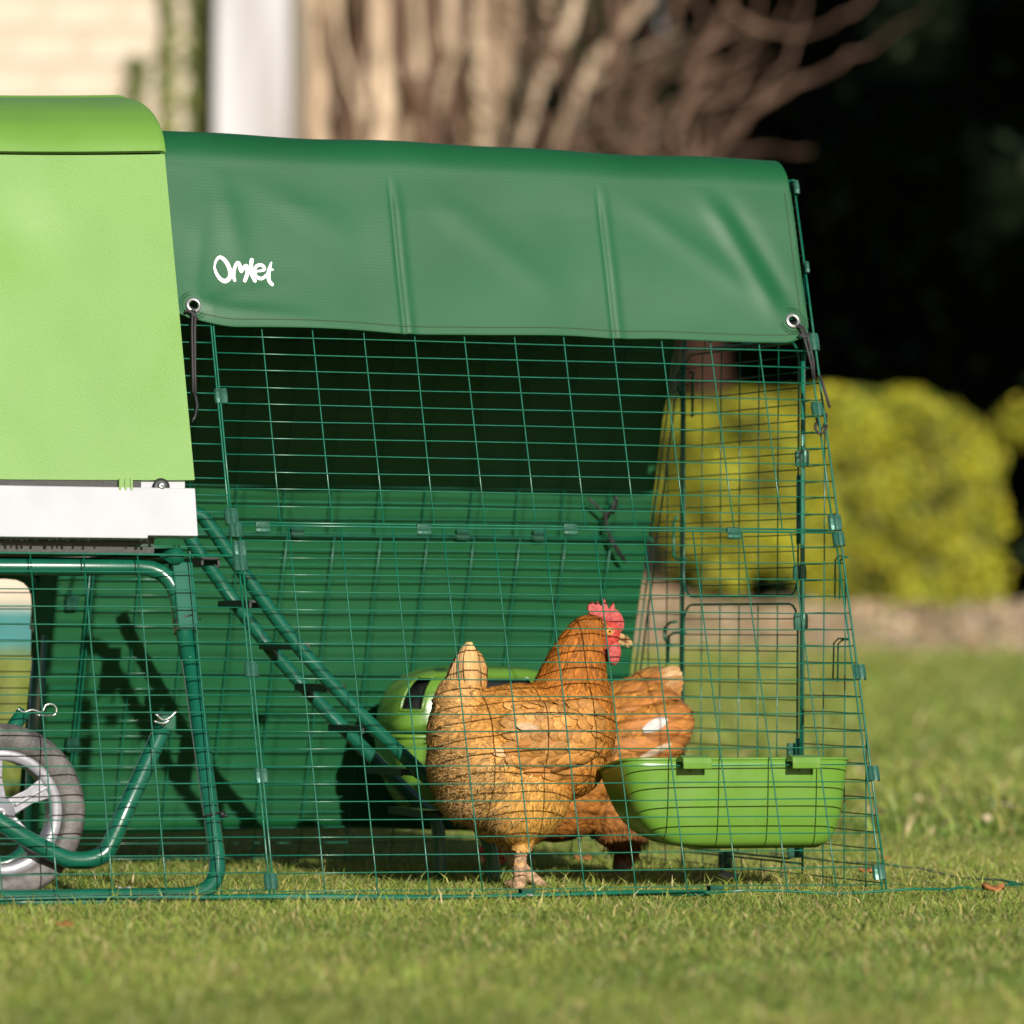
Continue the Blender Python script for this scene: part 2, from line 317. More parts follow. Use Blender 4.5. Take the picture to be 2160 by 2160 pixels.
def pick(cols, n): return np.asarray(cols)[rng.integers(0, len(cols), n)] * rng.uniform(.8, 1.2, (n, 1))

def hedge(X0, X1, Y, dep, z1, low, n, label, cols, taper=.25):
    zb = float(ground(X0, Y)); r = thing('clipped_hedge', ((X0 + X1) / 2, Y, zb), label, 'hedge', 'clipped hedges behind the lawn')
    cx, hx, hy = (X0 + X1) / 2, (X1 - X0) / 2, dep / 2
    def shape(t, f):                                         # f 0..1 up; rounded box with uneven swellings
        e = .38; c, s_ = math.cos(t), math.sin(t)
        kx, ky = math.copysign(abs(c) ** e, c), math.copysign(abs(s_) ** e, s_)
        lo = low(cx + hx * kx); z = lo + (z1 - lo) * f
        q = 1 - .05 * (1 - f) ** 2; q *= (1 - max(0, (f - .8) / .2) ** 2.2 * taper)
        q *= 1 + .012 * math.sin(5 * t + 7 * f) + .01 * math.sin(11 * t - 9 * f)
        return np.array([cx + hx * kx * q, Y + hy * ky * q, z + .05 * math.sin(3 * t) * f])
    mb = MB(); NT, NF = 48, 12
    mb.grid(lambda i, j: shape(2 * math.pi * i / NT, j / NF) * 1.0, NT, NF + 1, wu=True)
    mb.add([shape(2 * math.pi * i / NT, 1) for i in range(NT)], [tuple(range(NT))]); mb.add([shape(2 * math.pi * i / NT, 0) for i in range(NT)], [tuple(range(NT))])
    core = part('shaded_core', mb, M['core'], r)  # solid near-black filling, the hedge's inner shade put into its colour
    # leaves over the surface, thicker in clumps
    P, Nn, Cc = [], [], []
    cl = [(rng.uniform(0, 2 * math.pi), rng.uniform(0, 1), rng.uniform(.4, 1)) for _ in range(90)]
    for k in range(n):
        t = rng.uniform(0, 2 * math.pi)
        if rng.uniform() < .72: kx = rng.uniform(-1, 1); t = -math.acos(math.copysign(abs(kx) ** (1 / .38), kx))
        f = rng.uniform(0, 1.0); p = shape(t, f); nr = np.array([math.cos(t) * .7, math.sin(t), .12 + max(0, f - .75) * 2.2])
        if rng.uniform() < .16: f = 1; q = rng.uniform(0, 1) ** .5; p = np.array([cx, Y, 0]) * (1 - q) + shape(t, 1) * q; p[2] = z1; nr = np.array([0, -.1, 1])
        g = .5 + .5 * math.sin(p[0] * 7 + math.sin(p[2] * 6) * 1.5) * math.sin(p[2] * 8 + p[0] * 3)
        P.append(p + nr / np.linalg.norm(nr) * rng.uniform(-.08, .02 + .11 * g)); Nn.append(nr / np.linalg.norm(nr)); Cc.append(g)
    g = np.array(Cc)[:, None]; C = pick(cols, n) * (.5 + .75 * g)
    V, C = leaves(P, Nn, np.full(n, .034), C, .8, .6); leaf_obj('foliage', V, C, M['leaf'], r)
    # bare stems under the foliage
    for k in range(int((X1 - X0) * 3.2)):
        X = X0 + .15 + rng.uniform(0, X1 - X0 - .3); a = low(X)
        if a - zb < .12: continue
        yy = Y - hy * rng.uniform(-.2, .75); g0 = float(ground(X, yy)); m2 = MB()
        m2.tube([(X + rng.normal(0, .05), yy, g0 - .05), (X + rng.normal(0, .03), yy, (g0 + a) / 2), (X + rng.normal(0, .09), yy, a + .15)], [.035, .028, .02], 7); part('stem', m2, M['limb'], r)
    return r
YC = [(.37, .35, .022), (.29, .31, .024), (.17, .22, .024), (.42, .37, .024)]
X0h, X1h = at_Y(1395, 1000, 40)[0], at_Y(2112, 1000, 40)[0]
def low1(X):
    f = np.clip((X - 2.05) / .35, 0, 1); return float(.33 * f + .78 * (1 - f) - .09 * math.sin(X * 9) - .06 * math.sin(X * 23 + 1))
hedge(X0h, X1h, 40.6, 1.3, float(at_Y(1800, 846, 40)[2]), low1, 26000, 'yellow-green clipped hedge just right of the wire run, across the lawn', YC)
Xr = at_Y(2135, 900, 42)[0]
hedge(Xr, Xr + 3.2, 42.6, 1.2, float(at_Y(2100, 862, 42)[2]), lambda X: float(at_Y(2100, 925, 42)[2]) + .05 * math.sin(X * 6), 9000, 'farther yellow-green hedge at the right edge, its shaded lower part left without foliage', YC, .12)  # foliage only in the lit top band, shade below shaped as a gap

n = 9000; Xl = rng.uniform(-2.6, 8, n); Yl = rng.uniform(36.3, 43.5, n); q = np.arange(n) > 7800; Yl[q] = rng.uniform(9.5, 36, q.sum()); Xl[q] = rng.uniform(-1, 1, q.sum()) * Yl[q] * .13
bv_bed = BVHTree.FromPolygons([v_.co.copy() for v_ in bed.data.vertices], [tuple(p.vertices) for p in bed.data.polygons])
Pl = []
for x_, y_ in zip(Xl, Yl):
    h = bv_bed.ray_cast(Vector((x_, y_, 5)), Vector((0, 0, -1))); Pl.append((x_, y_, (h[0].z if h[0] else float(ground(x_, y_))) + .025))
V_, C_ = leaves(Pl, np.tile((0, -.5, .8), (n, 1)), np.where(q, .016, .042), pick([(.46, .31, .18), (.58, .44, .30), (.36, .21, .11), (.62, .50, .36), (.22, .22, .07), (.16, .11, .06), (.10, .14, .03)], n), .5, .6); ORG['_'] = np.zeros(3)
lt = bpy.data.objects.new('_', None); col.objects.link(lt); lo = leaf_obj('leaf_litter', V_, C_, M['leaf'], lt); lo.parent = None; bpy.data.objects.remove(lt)
lo['label'] = 'dry leaf litter over the soil bed and far lawn'; lo['category'] = 'leaf litter'

# ---------------------------------------------------------------- house with white pillar and ivy (far left)
YH = 45.0; hb = float(ground(0, YH)); xl, xr_ = -16.0, float(at_Y(614, 200, YH)[0])
hs = thing('house', ((xl + xr_) / 2, YH, hb), 'pale cream stone house wall far behind the coop', 'house')
mb = MB(); mb.box(((xl + xr_) / 2, YH + 4, hb + 3.8), ((xr_ - xl) / 2, 0, 0), (0, 4, 0), (0, 0, 3.8)); part('wall', mb, M['wall'], hs, smooth=False)
blk = MB(); blk.box((0, 0, 0), (.30, 0, 0), (0, .03, 0), (0, 0, .14)); ORG['_'] = np.zeros(3)
bme = blk.mesh('stone', False); bme.materials.append(M['wall'])
k = 0
for row in range(27):                                        # proud stones of the visible stretch of wall
    for c in range(-1, 5):
        X = -4.6 + c * .64 + (row % 2) * .32; zz = hb + .15 + row * .30
        if X + .3 > xr_ or X - .3 < -5.1: continue
        o = bpy.data.objects.new('stone', bme); col.objects.link(o); o.parent = hs
        o.location = np.array([X, YH - .002 - .010 * rng.uniform(), zz]) - ORG[hs.name]
        o.scale = (rng.uniform(.93, 1.0), 1, rng.uniform(.92, 1)); k += 1
mb = MB(); ov = .5
mb.add([(xl - ov, YH - ov, hb + 7.6), (xr_ + ov, YH - ov, hb + 7.6), (xr_ + ov, YH + 4, hb + 10.6), (xl - ov, YH + 4, hb + 10.6), (xl - ov, YH + 8 + ov, hb + 7.6), (xr_ + ov, YH + 8 + ov, hb + 7.6)],
       [(0, 1, 2, 3), (3, 2, 5, 4), (0, 3, 4), (1, 5, 2)]); part('roof', mb, M['roof'], hs, smooth=False)
pc = at_Y(532, 200, YH - .5); mb = MB(); hwp = 78 / F * YH
mb.box((pc[0], YH - .32, hb + 3.7), (hwp, 0, 0), (0, .3, 0), (0, 0, 3.7)); mb.box((pc[0], YH - .32, hb + .12), (hwp + .08, 0, 0), (0, .37, 0), (0, 0, .12)); mb.box((pc[0], YH - .32, hb + 7.3), (hwp + .08, 0, 0), (0, .37, 0), (0, 0, .1))
part('pillar', mb, M['pillar'], hs, smooth=False, label='white painted pillar of the house', bevel=.03)
def ivy(px, y0, y1, wd, n, label):
    a, b = at_Y(px, y0, YH - .06), at_Y(px, y1, YH - .06); zb = hb
    r = thing('climbing_ivy', (a[0], YH - .06, zb), label, 'ivy', 'ivy strips climbing the house wall')
    mb = MB(); mb.tube([(a[0] + .05 * math.sin(i * 1.3), YH - .05, zb + (max(a[2], b[2]) - zb) * i / 9) for i in range(10)], .02, 6); part('stem', mb, M['limb'], r)
    zlo, zhi = min(a[2], b[2]), max(a[2], b[2]); P = np.c_[a[0] + rng.normal(0, wd, n) + .04 * np.sin(np.linspace(0, 9, n)), YH - .06 - rng.uniform(0, .12, n), rng.uniform(zlo, zhi, n)]
    V, C = leaves(P, np.tile((0, -1, .3), (n, 1)), np.full(n, .034), pick([(.14, .17, .04), (.22, .24, .06), (.10, .13, .04)], n), .5, .8); leaf_obj('foliage', V, C, M['leaf'], r)
ivy(356, -60, 420, .020, 420, 'left of two long ivy strips beside the white pillar')
ivy(420, -60, 420, .030, 520, 'ivy strip climbing the wall right beside the white pillar')
ivy(290, 120, 260, .03, 120, 'short yellowish ivy patch on the cream wall')
# teal box on the lawn, seen under the coop
bx = at_Y(20, 1340, 33); zb = float(ground(bx[0], 33)); r = thing('storage_box', (bx[0] - .3, 33, zb), 'blurred turquoise garden box glimpsed under the coop behind the wheel', 'box')
zt, zm, z0 = at_Y(20, 1282, 33)[2], at_Y(20, 1322, 33)[2], zb
mb = MB(); mb.box((bx[0] - .3, 33.2, (zm + z0) / 2), (.55, 0, 0), (0, .25, 0), (0, 0, (zm - z0) / 2)); part('body', mb, M['teal'], r, False, bevel=.01)
mb = MB(); mb.box((bx[0] - .3, 33.2, (zt + zm) / 2 + .003), (.58, 0, 0), (0, .28, 0), (0, 0, (zt - zm) / 2)); part('lid', mb, M['teal'], r, False, bevel=.015)

# ---------------------------------------------------------------- trees
def limb(mb, pxs, Y, r0, r1, dY=0):
    P = [at_Y(x, y, Y + dY * i / max(1, len(pxs) - 1)) for i, (x, y) in enumerate(pxs)]
    # smooth by Catmull-Rom
    Q = []
    for i in range(len(P) - 1):
        a, b, c, d = P[max(0, i - 1)], P[i], P[i + 1], P[min(len(P) - 1, i + 2)]
        for t in np.linspace(0, 1, 5)[:-1]: Q.append(.5 * ((2 * b) + (-a + c) * t + (2 * a - 5 * b + 4 * c - d) * t * t + (-a + 3 * b - 3 * c + d) * t ** 3))
    Q.append(P[-1]); n = len(Q)
    mb.tube([q + rng.normal(0, .02, 3) for q in Q], [(r0 + (r1 - r0) * i / (n - 1)) * rng.uniform(.92, 1.08) for i in range(n)], 9)
t1b = at_Y(830, 1340, 49); t1 = thing('old_tree', (t1b[0], 49, float(ground(0, 49))), 'massive old tree with pale fluted trunk behind the cover', 'tree')
mb = MB()
for x, wpx, dy in ((655, 62, .3), (740, 70, .2), (835, 78, .1), (925, 70, .2), (1000, 58, .3), (690, 55, .45), (880, 70, .3)):
    limb(mb, [(x + rng.normal(0, 8), 1335), (x + rng.normal(0, 14), 900), (x + rng.normal(0, 18), 500), (x + rng.normal(0, 22), 300), (x + rng.normal(0, 30), 100), (x + rng.normal(0, 36), -200), (x + rng.normal(0, 60), -520), (x * .8 + 170 + rng.normal(0, 120), -800)], 49 + dy, wpx / F * 49 * .9, wpx / F * 49 * .30)
part('trunk', mb, M['bark'], t1)
for k in range(30):                                          # twisted stems grown on to the trunk
    x = 615 + 440 * (k + rng.uniform(-.3, .3)) / 30; m2 = MB(); dr = rng.normal(0, 26); wv = rng.uniform(9, 30)
    limb(m2, [(x - dr, 1335), (x - dr * .6 + rng.normal(0, 8), 900), (x + rng.normal(0, 10), 480), (x + dr * .5 + rng.normal(0, 12), 260), (x + dr + rng.normal(0, 16), 80), (x + dr * 1.8, -200), (x + dr * 3, -500), (x + dr * 6, -820)], 49 - rng.uniform(.1, .6), wv / F * 49 * 1.1, wv / F * 49 * .2)
    part('stem', m2, M['bark'] if rng.uniform() < .8 else M['limb'], t1)
n = 5000; a_ = rng.normal(0, 1, (n, 3)); a_ /= np.linalg.norm(a_, axis=1)[:, None]; Pc = np.array([t1b[0] + .3, 49, 10.6]) + a_ * np.array([3.2, 2.6, 2.6]) * rng.uniform(.35, 1, (n, 1)) ** .5
V_, C_ = leaves(Pc, a_, np.full(n, .14), pick([(.05, .07, .02), (.03, .05, .015), (.08, .09, .03)], n), .8, .5); leaf_obj('crown', V_, C_, M['leaf'], t1)
def limbs(r, specs, Y, mt):
    for pxs, a, b, dy in specs:
        b = 3 if pxs[-1][1] > -30 else b
        m2 = MB(); limb(m2, pxs, Y, a * .62 / F * Y / 2, b * .62 / F * Y / 2, dy); part('limb', m2, mt, r)
limbs(t1, [([(1040, 560), (1085, 330), (1140, 170), (1200, 60), (1230, -60)], 62, 40, .3), ([(1050, 620), (1150, 380), (1195, 250), (1260, 130), (1350, 20), (1400, -60)], 60, 34, -.4),
           ([(1020, 520), (1060, 250), (1075, 80), (1090, -60)], 46, 34, .2), ([(1230, 190), (1330, 120), (1450, 60)], 26, 14, -.3), ([(1110, 230), (1160, 120), (1160, -60)], 26, 18, 0),
           ([(640, 330), (700, 200), (690, 60), (720, -60)], 50, 40, -.7), ([(980, 420), (930, 250), (960, 90), (940, -60)], 44, 34, -.8)], 49, M['bark'])
t2b = at_Y(1500, 1330, 47.5); t2 = thing('branching_tree', (t2b[0], 47.5, float(ground(0, 47.5))), 'reddish-barked tree with bare spreading limbs right of the old trunk', 'tree')
mb = MB(); limb(mb, [(1500, 1345), (1500, 1000), (1492, 760), (1470, 520), (1400, 330)], 47.5, .25, .14); part('trunk', mb, M['redbark'], t2)
limbs(t2, [([(1400, 340), (1440, 230), (1490, 100), (1530, 20), (1560, -60)], 52, 30, -.4), ([(1385, 350), (1330, 230), (1400, 110), (1440, -60)], 40, 24, .2),
           ([(1420, 420), (1530, 300), (1640, 200), (1740, 150), (1850, 85), (1960, 10)], 40, 3, -.3), ([(1480, 560), (1330, 340), (1290, 260), (1310, 100), (1290, -60)], 44, 28, -.6),
           ([(1525, 20), (1610, 62), (1700, 70), (1800, 20), (1880, -60)], 22, 5, 0), ([(1440, 225), (1560, 205), (1640, 190)], 22, 12, .2), ([(1300, 330), (1400, 240), (1480, 180), (1500, 60)], 34, 16, -.5),
           ([(1500, 330), (1560, 250), (1600, 240)], 24, 10, .3), ([(1590, 240), (1680, 90), (1690, -60)], 18, 6, .1), ([(1210, 330), (1290, 210), (1300, 90), (1350, -60)], 24, 14, .4), ([(1160, 345), (1230, 280), (1330, 250), (1420, 190)], 22, 8, .5), ([(1340, 340), (1380, 280), (1350, 170), (1390, 60), (1380, -60)], 22, 12, .3), ([(1250, 340), (1210, 210), (1240, 100), (1210, -60)], 20, 12, .5), ([(1470, 350), (1500, 260), (1580, 120), (1600, -60)], 22, 8, .4)], 47, M['limb'])
def twigs(r, n, x0, x1, y0, y1, Y, mt):
    for _ in range(n):
        x, y = rng.uniform(x0, x1), rng.uniform(y0, y1); a = math.radians(rng.uniform(-150, -20)); l = rng.uniform(120, 300); b = min(-.3, a + rng.normal(0, .4))
        m2 = MB(); limb(m2, [(x, y), (x + math.cos(a) * l * .5, y + math.sin(a) * l * .5), (x + math.cos(b) * l, y + math.sin(b) * l)], Y + rng.uniform(-.6, .6), rng.uniform(4, 8) / F * Y, 2 / F * Y); part('twig', m2, mt, r)
twigs(t2, 44, 1120, 1480, 60, 420, 47, M['limb'])
def evergreen(X, Y, h, rx, n, label, group, cols, ls=.11, trunk=True, z_lo=.02):
    zb = float(ground(X, Y)); r = thing('evergreen_tree', (X, Y, zb), label, 'tree', group)
    mb = MB(); mb.tube([(X, Y, zb - .1), (X + .1, Y, zb + h * .3), (X, Y, zb + h * .8)], [.16, .13, .05], 8); part('trunk', mb, M['core'], r)  # trunk near black, its shade put into the colour
    lob = []
    for k in range(20):
        f = rng.uniform(.04, .95) if k > 5 else .05 + .03 * k; a = rng.uniform(0, 2 * math.pi); rr = rx * (1 - .65 * f) * rng.uniform(.45, .62)
        lob.append((np.array([X + math.cos(a) * rx * .5 * (1 - .6 * f), Y + math.sin(a) * rx * .5 * (1 - .6 * f), zb + h * (z_lo + f * (1 - z_lo))]), rr + .35, (rr + .35) * rng.uniform(.9, 1.5)))
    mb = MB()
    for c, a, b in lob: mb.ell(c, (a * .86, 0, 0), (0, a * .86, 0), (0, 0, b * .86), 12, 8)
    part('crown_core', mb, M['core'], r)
    P, Nn = [], []
    for k in range(n):
        c, a, b = lob[rng.integers(0, len(lob))]; d = rng.normal(0, 1, 3); d /= np.linalg.norm(d)
        P.append(c + d * np.array([a, a, b]) * rng.uniform(.86, 1.10)); Nn.append(d)
    V, C = leaves(P, Nn, np.full(n, ls), pick(cols, n), .7, .45); leaf_obj('foliage', V, C, M['leaf'], r)
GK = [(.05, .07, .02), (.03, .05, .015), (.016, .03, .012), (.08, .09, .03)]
DK = [(.010, .022, .010), (.016, .030, .012), (.008, .018, .012), (.022, .034, .012)]  # very dark leaf tones, the evergreens' shade partly put into the colour
GRP = 'dark evergreens behind the hedge'
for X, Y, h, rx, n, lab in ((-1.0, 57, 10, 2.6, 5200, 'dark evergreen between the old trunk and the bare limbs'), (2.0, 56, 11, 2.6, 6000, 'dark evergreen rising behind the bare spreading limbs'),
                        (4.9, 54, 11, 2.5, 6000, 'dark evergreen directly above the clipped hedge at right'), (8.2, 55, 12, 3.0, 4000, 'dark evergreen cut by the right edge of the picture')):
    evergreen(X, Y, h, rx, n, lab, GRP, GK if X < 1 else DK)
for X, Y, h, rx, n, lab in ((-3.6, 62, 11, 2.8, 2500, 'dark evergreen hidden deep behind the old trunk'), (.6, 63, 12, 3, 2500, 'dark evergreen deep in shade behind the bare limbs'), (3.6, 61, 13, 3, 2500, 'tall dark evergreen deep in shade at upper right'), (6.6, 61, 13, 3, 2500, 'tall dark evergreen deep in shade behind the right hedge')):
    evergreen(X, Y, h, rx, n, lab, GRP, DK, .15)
# unseen trees added right of the view to keep the evergreens in shade
for X, Y, lab in ((7.2, 43.5, 'unseen tall evergreen added right of the garden to block the sun'), (11.5, 47, 'second unseen evergreen added right of the garden to block the sun'), (14.8, 45, 'third unseen evergreen added right of the garden to block the sun')):
    evergreen(X, Y, 15, 2.5, 2500, lab, 'unseen trees added to shade the evergreens', DK, .16)

# ================================================================ WIRE RUN
RW = .00096
run = thing('chicken_run', L(-.45, W / 2, 0), 'green welded wire run with sloping sides standing on the lawn', 'chicken run')
nrm_f = (EV * -1 + EW * TL); nrm_f /= np.linalg.norm(nrm_f)   # outward normal of the front side
nrm_r = (EV + EW * TL); nrm_r /= np.linalg.norm(nrm_r)
def FP(u, z, off=0): return L(u, TL * z, z) + nrm_f * off
def RP(u, z, off=0): return L(u, W - TL * z, z) + nrm_r * off
DZ = .0237
def wires(P, us, zs, u_rng, z_rng, side=1, jit=.0005):
    """lattice on P(u,z,off): uprights at us, level wires at zs"""
    g = MB()
    for z in zs:
        q = np.linspace(u_rng[0], u_rng[1], 9); ph = rng.uniform(0, 6)
        g.tube([P(u, z + jit * math.sin(ph + 9 * u), side * RW * .9) for u in q], RW * rng.uniform(.95, 1.05), 6)
    for u in us:
        q = np.linspace(z_rng[0], z_rng[1], 7); ph = rng.uniform(0, 6)
        g.tube([P(u + jit * math.sin(ph + 8 * z), z, -side * RW * .9) for z in q], RW * 1.06, 6)
    return g
def panel(P, us, zs, ur, zr, edges):
    fr = MB()
    for a, b in edges: fr.tube([P(a[0] + (b[0] - a[0]) * t, a[1] + (b[1] - a[1]) * t, 0) for t in np.linspace(0, 1, 6)], .0014, 7)
    p = part('mesh_panel', fr, M['wire'], run)
    part('wire_grid', wires(P, us, zs, ur, zr), M['wire'], p, kind='stuff')
    return p
z_low = [.0185 + DZ * i for i in range(21)]; ZJ = .0185 + DZ * 21
us_low = [-.069 - .0752 * i for i in range(11)]
# front lower, front upper
panel(FP, us_low, z_low, (-.893, 0), (-.002, ZJ - .003), [((-.893, -.002), (-.893, ZJ)), ((0, -.002), (0, ZJ)), ((-.893, ZJ - .003), (0, ZJ - .003))])
us_up = [-.081 - .0752 * i for i in range(11)]; ZT = 1.028
z_up = [ZJ + DZ * i for i in range(1, 22)]
panel(FP, us_up, z_up, (-.903, 0), (ZJ, ZT), [((-.903, ZJ + .001), (-.903, ZT)), ((-.002, ZJ + .001), (-.002, ZT)), ((-.903, ZJ + .001), (0, ZJ + .001)), ((-.903, ZT), (0, ZT))])
# under-coop front panel and the short piece between coop and run
z_l2 = [.0205 + DZ * i for i in range(20)]; ZC = .0205 + DZ * 19
us_l2 = [-.967 - .0752 * i for i in range(9)]
panel(FP, us_l2, z_l2, (-1.60, -.897), (-.002, ZC), [((-.8985, -.002), (-.8985, ZC + .001)), ((-1.6, -.002), (-1.6, ZC)), ((-1.6, ZC + .001), (-.898, ZC + .001))])
z_l3 = [ZC + .012 + DZ * i for i in range(24)]
panel(FP, [], z_l3, (-1.05, -.9065), (ZC + .012, ZT), [((-.9065, ZC + .01), (-.9065, ZT))])
# rear side
panel(RP, us_low, z_low, (-.893, 0), (-.002, ZJ - .003), [((-.893, -.002), (-.893, ZJ)), ((0, -.002), (0, ZJ)), ((-.893, ZJ - .003), (0, ZJ - .003))])
panel(RP, us_up, z_up, (-.903, 0), (ZJ, ZT), [((-.903, ZJ + .001), (-.903, ZT)), ((-.002, ZJ + .001), (-.002, ZT)), ((-.903, ZJ + .001), (0, ZJ + .001)), ((-.903, ZT), (0, ZT))])
panel(RP, us_l2, z_l2, (-1.60, -.897), (-.002, ZC), [((-.8985, -.002), (-.8985, ZC)), ((-1.6, -.002), (-1.6, ZC)), ((-1.6, ZC + .001), (-.898, ZC + .001))])
# top
vt0, vt1 = TL * ZT + .016, W - TL * ZT - .016
def TP(u, v, off=0): return L(u, v, ZT + .006 + off)
panel(TP, [-.075 * i for i in range(1, 13)], [vt0 + .0245 * i for i in range(1, int((vt1 - vt0) / .0245) + 1)], (-1.0, 0), (vt0, vt1), [((0, vt0), (0, vt1)), ((-1.0, vt0), (0, vt0)), ((-1.0, vt1), (0, vt1))])
# far end: sloping-sided panel in the plane u = .008, with two doors
UE = .008
def EP(v, z, off=0): return L(UE + off, v, z)
g = MB(); vd0, vd1 = .30, .76; ZD0, ZDM, ZD1 = .035, .418, .80
def lim(z): return TL * z + .002, W - TL * z - .002
z = .0195
while z < ZT + .004:
    a, b = lim(z); segs = [(a, b)]
    if ZD0 < z < ZD1: segs = [(a, vd0), (vd1, b)]
    for s0, s1 in segs: g.tube([EP(s0 + (s1 - s0) * t, z + .0005 * math.sin(7 * t + z * 40), RW) for t in np.linspace(0, 1, 5)], RW, 6)
    z += DZ
v = .075
while v < W - .03:
    zt = min(ZT, v / TL, (W - v) / TL); 
    if vd0 < v < vd1:
        g.tube([EP(v, 0, -RW), EP(v, ZD0, -RW)], RW, 6); g.tube([EP(v, ZD1, -RW), EP(v, zt, -RW)], RW, 6)
    else: g.tube([EP(v + .0006 * math.sin(z_ * 9), z_, -RW) for z_ in np.linspace(0, zt, 6)], RW * 1.05, 6)
    v += .075
fr = MB()
for P_ in ([(.002, -.002), (TL * ZT, ZT)], [(W - .002, -.002), (W - TL * ZT, ZT)], [(TL * ZT, ZT + .004), (W - TL * ZT, ZT + .004)], [(vd0, 0), (vd0, vd0 / TL - .01)], [(vd1, 0), (vd1, (W - vd1) / TL - .01)], [(vd0, ZD1), (vd1, ZD1)], [(vd0, ZD0), (vd1, ZD0)]):
    (a, b), (c, d) = P_; fr.tube([EP(a + (c - a) * t, b + (d - b) * t) for t in np.linspace(0, 1, 6)], .0016, 7)
ep = part('mesh_panel', fr, M['wire'], run); part('wire_grid', g, M['wire'], ep, kind='stuff')
def rounded(v0, v1, z0, z1, r, off):
    pts = []
    for cv, cz, a0 in ((v1 - r, z1 - r, 0), (v0 + r, z1 - r, 90), (v0 + r, z0 + r, 180), (v1 - r, z0 + r, 270)):
        for k in range(5): a = math.radians(a0 + 22.5 * k); pts.append(EP(cv + r * math.cos(a), cz + r * math.sin(a), off))
    return pts
for z0, z1 in ((ZDM + .006, ZD1 - .006), (ZD0 + .006, ZDM - .006)):
    fr = MB(); fr.tube(rounded(vd0 + .012, vd1 - .012, z0, z1, .03, -.004), .0017, 8, closed=True)
    for s in (.02, .07): fr.tube([EP(vd0 + .012, z0 + (z1 - z0) * .15 + s, -.004), EP(vd0 + .012, z0 + (z1 - z0) * .15 + s + .05, -.004)], .003, 7)
    d = part('door', fr, M['wire'], run, label='wire mesh door with rounded corners in the run end')
    g = MB(); n = int((z1 - z0) / DZ)
    for k in range(1, n + 1): g.tube([EP(vd0 + .013 + (vd1 - vd0 - .026) * t, z0 + DZ * k - .006, -.004 + RW) for t in np.linspace(0, 1, 4)], RW, 6)
    for k in range(1, 6): g.tube([EP(vd0 + .012 + .0726 * k, z0 + .002, -.004 - RW), EP(vd0 + .012 + .0726 * k, z1 - .002, -.004 - RW)], RW, 6)
    part('wire_grid', g, M['wire'], d, kind='stuff')
# door latches: bent wire loops on the end panel
def pxu(pts, off=-.012): return [L(*at_u(x, y, UE + off)) for x, y in pts]
for pts in ([(1438, 785), (1430, 790), (1430, 822), (1436, 834), (1446, 838)], [(1428, 1090), (1421, 1100), (1421, 1170), (1427, 1178), (1448, 1180)],
            [(1427, 1312), (1413, 1313), (1402, 1325), (1401, 1345), (1408, 1358), (1420, 1362)], [(1446, 1334), (1420, 1335), (1411, 1342), (1409, 1400)],
            [(1456, 785), (1464, 787), (1462, 796), (1460, 880)]):
    m2 = MB(); m2.tube(pxu(pts), .0021, 7); part('latch', m2, M['wire'], run)
for pts in ([(1783, 1174), (1768, 1172), (1762, 1182), (1761, 1262)], [(1789, 1176), (1778, 1174), (1772, 1184), (1771, 1264)], [(1791, 1347), (1768, 1347), (1759, 1356), (1757, 1436)], [(1791, 1349), (1777, 1350), (1768, 1358), (1767, 1438)]):
    m2 = MB(); m2.tube([L(*at_u(x, y, UE + .004)) for x, y in pts], .0013, 6); part('spring_hook', m2, M['wire'], run)
# door post tubes that the doors hang on
for vv in (vd0, vd1):
    m2 = MB(); m2.tube([EP(vv, z_, -.0035) for z_ in (.05, .3, .6, .78)], .0025, 8); part('hinge_rod', m2, M['wire'], run)
# skirt lying in the grass
sk = MB(); skg = MB()
for a, b in (((-1.6, -.03), (-.30, -.075)), ((-.30, -.075), (.05, -.10)), ((.05, -.10), (.225, .02)), ((.225, .02), (.30, .60)), ((.30, .6), (.30, 1.1))):
    sk.tube([L(a[0] + (b[0] - a[0]) * t, a[1] + (b[1] - a[1]) * t, .0145 + .003 * math.sin(9 * t + a[0])) for t in np.linspace(0, 1, 7)], .0018, 6)
for k in range(1, 4): skg.tube([L(.02, .26 * k, .008), L(.30, .26 * k, .008)], RW, 5)
for k in range(1, 4): skg.tube([L(.02 + .075 * k, -.02 + .03 * k, .010), L(.02 + .075 * k, 1.0, .010)], RW, 5)
sk.tube([L(u, -.032 - .05 * max(0, u + .95) * 1.0, .0125 + .002 * math.sin(u * 12)) for u in np.linspace(-1.3, -.29, 16)], .0042, 8)
s_ = part('skirt', sk, M['wire'], run); part('wire_grid', skg, M['wire'], s_, kind='stuff')

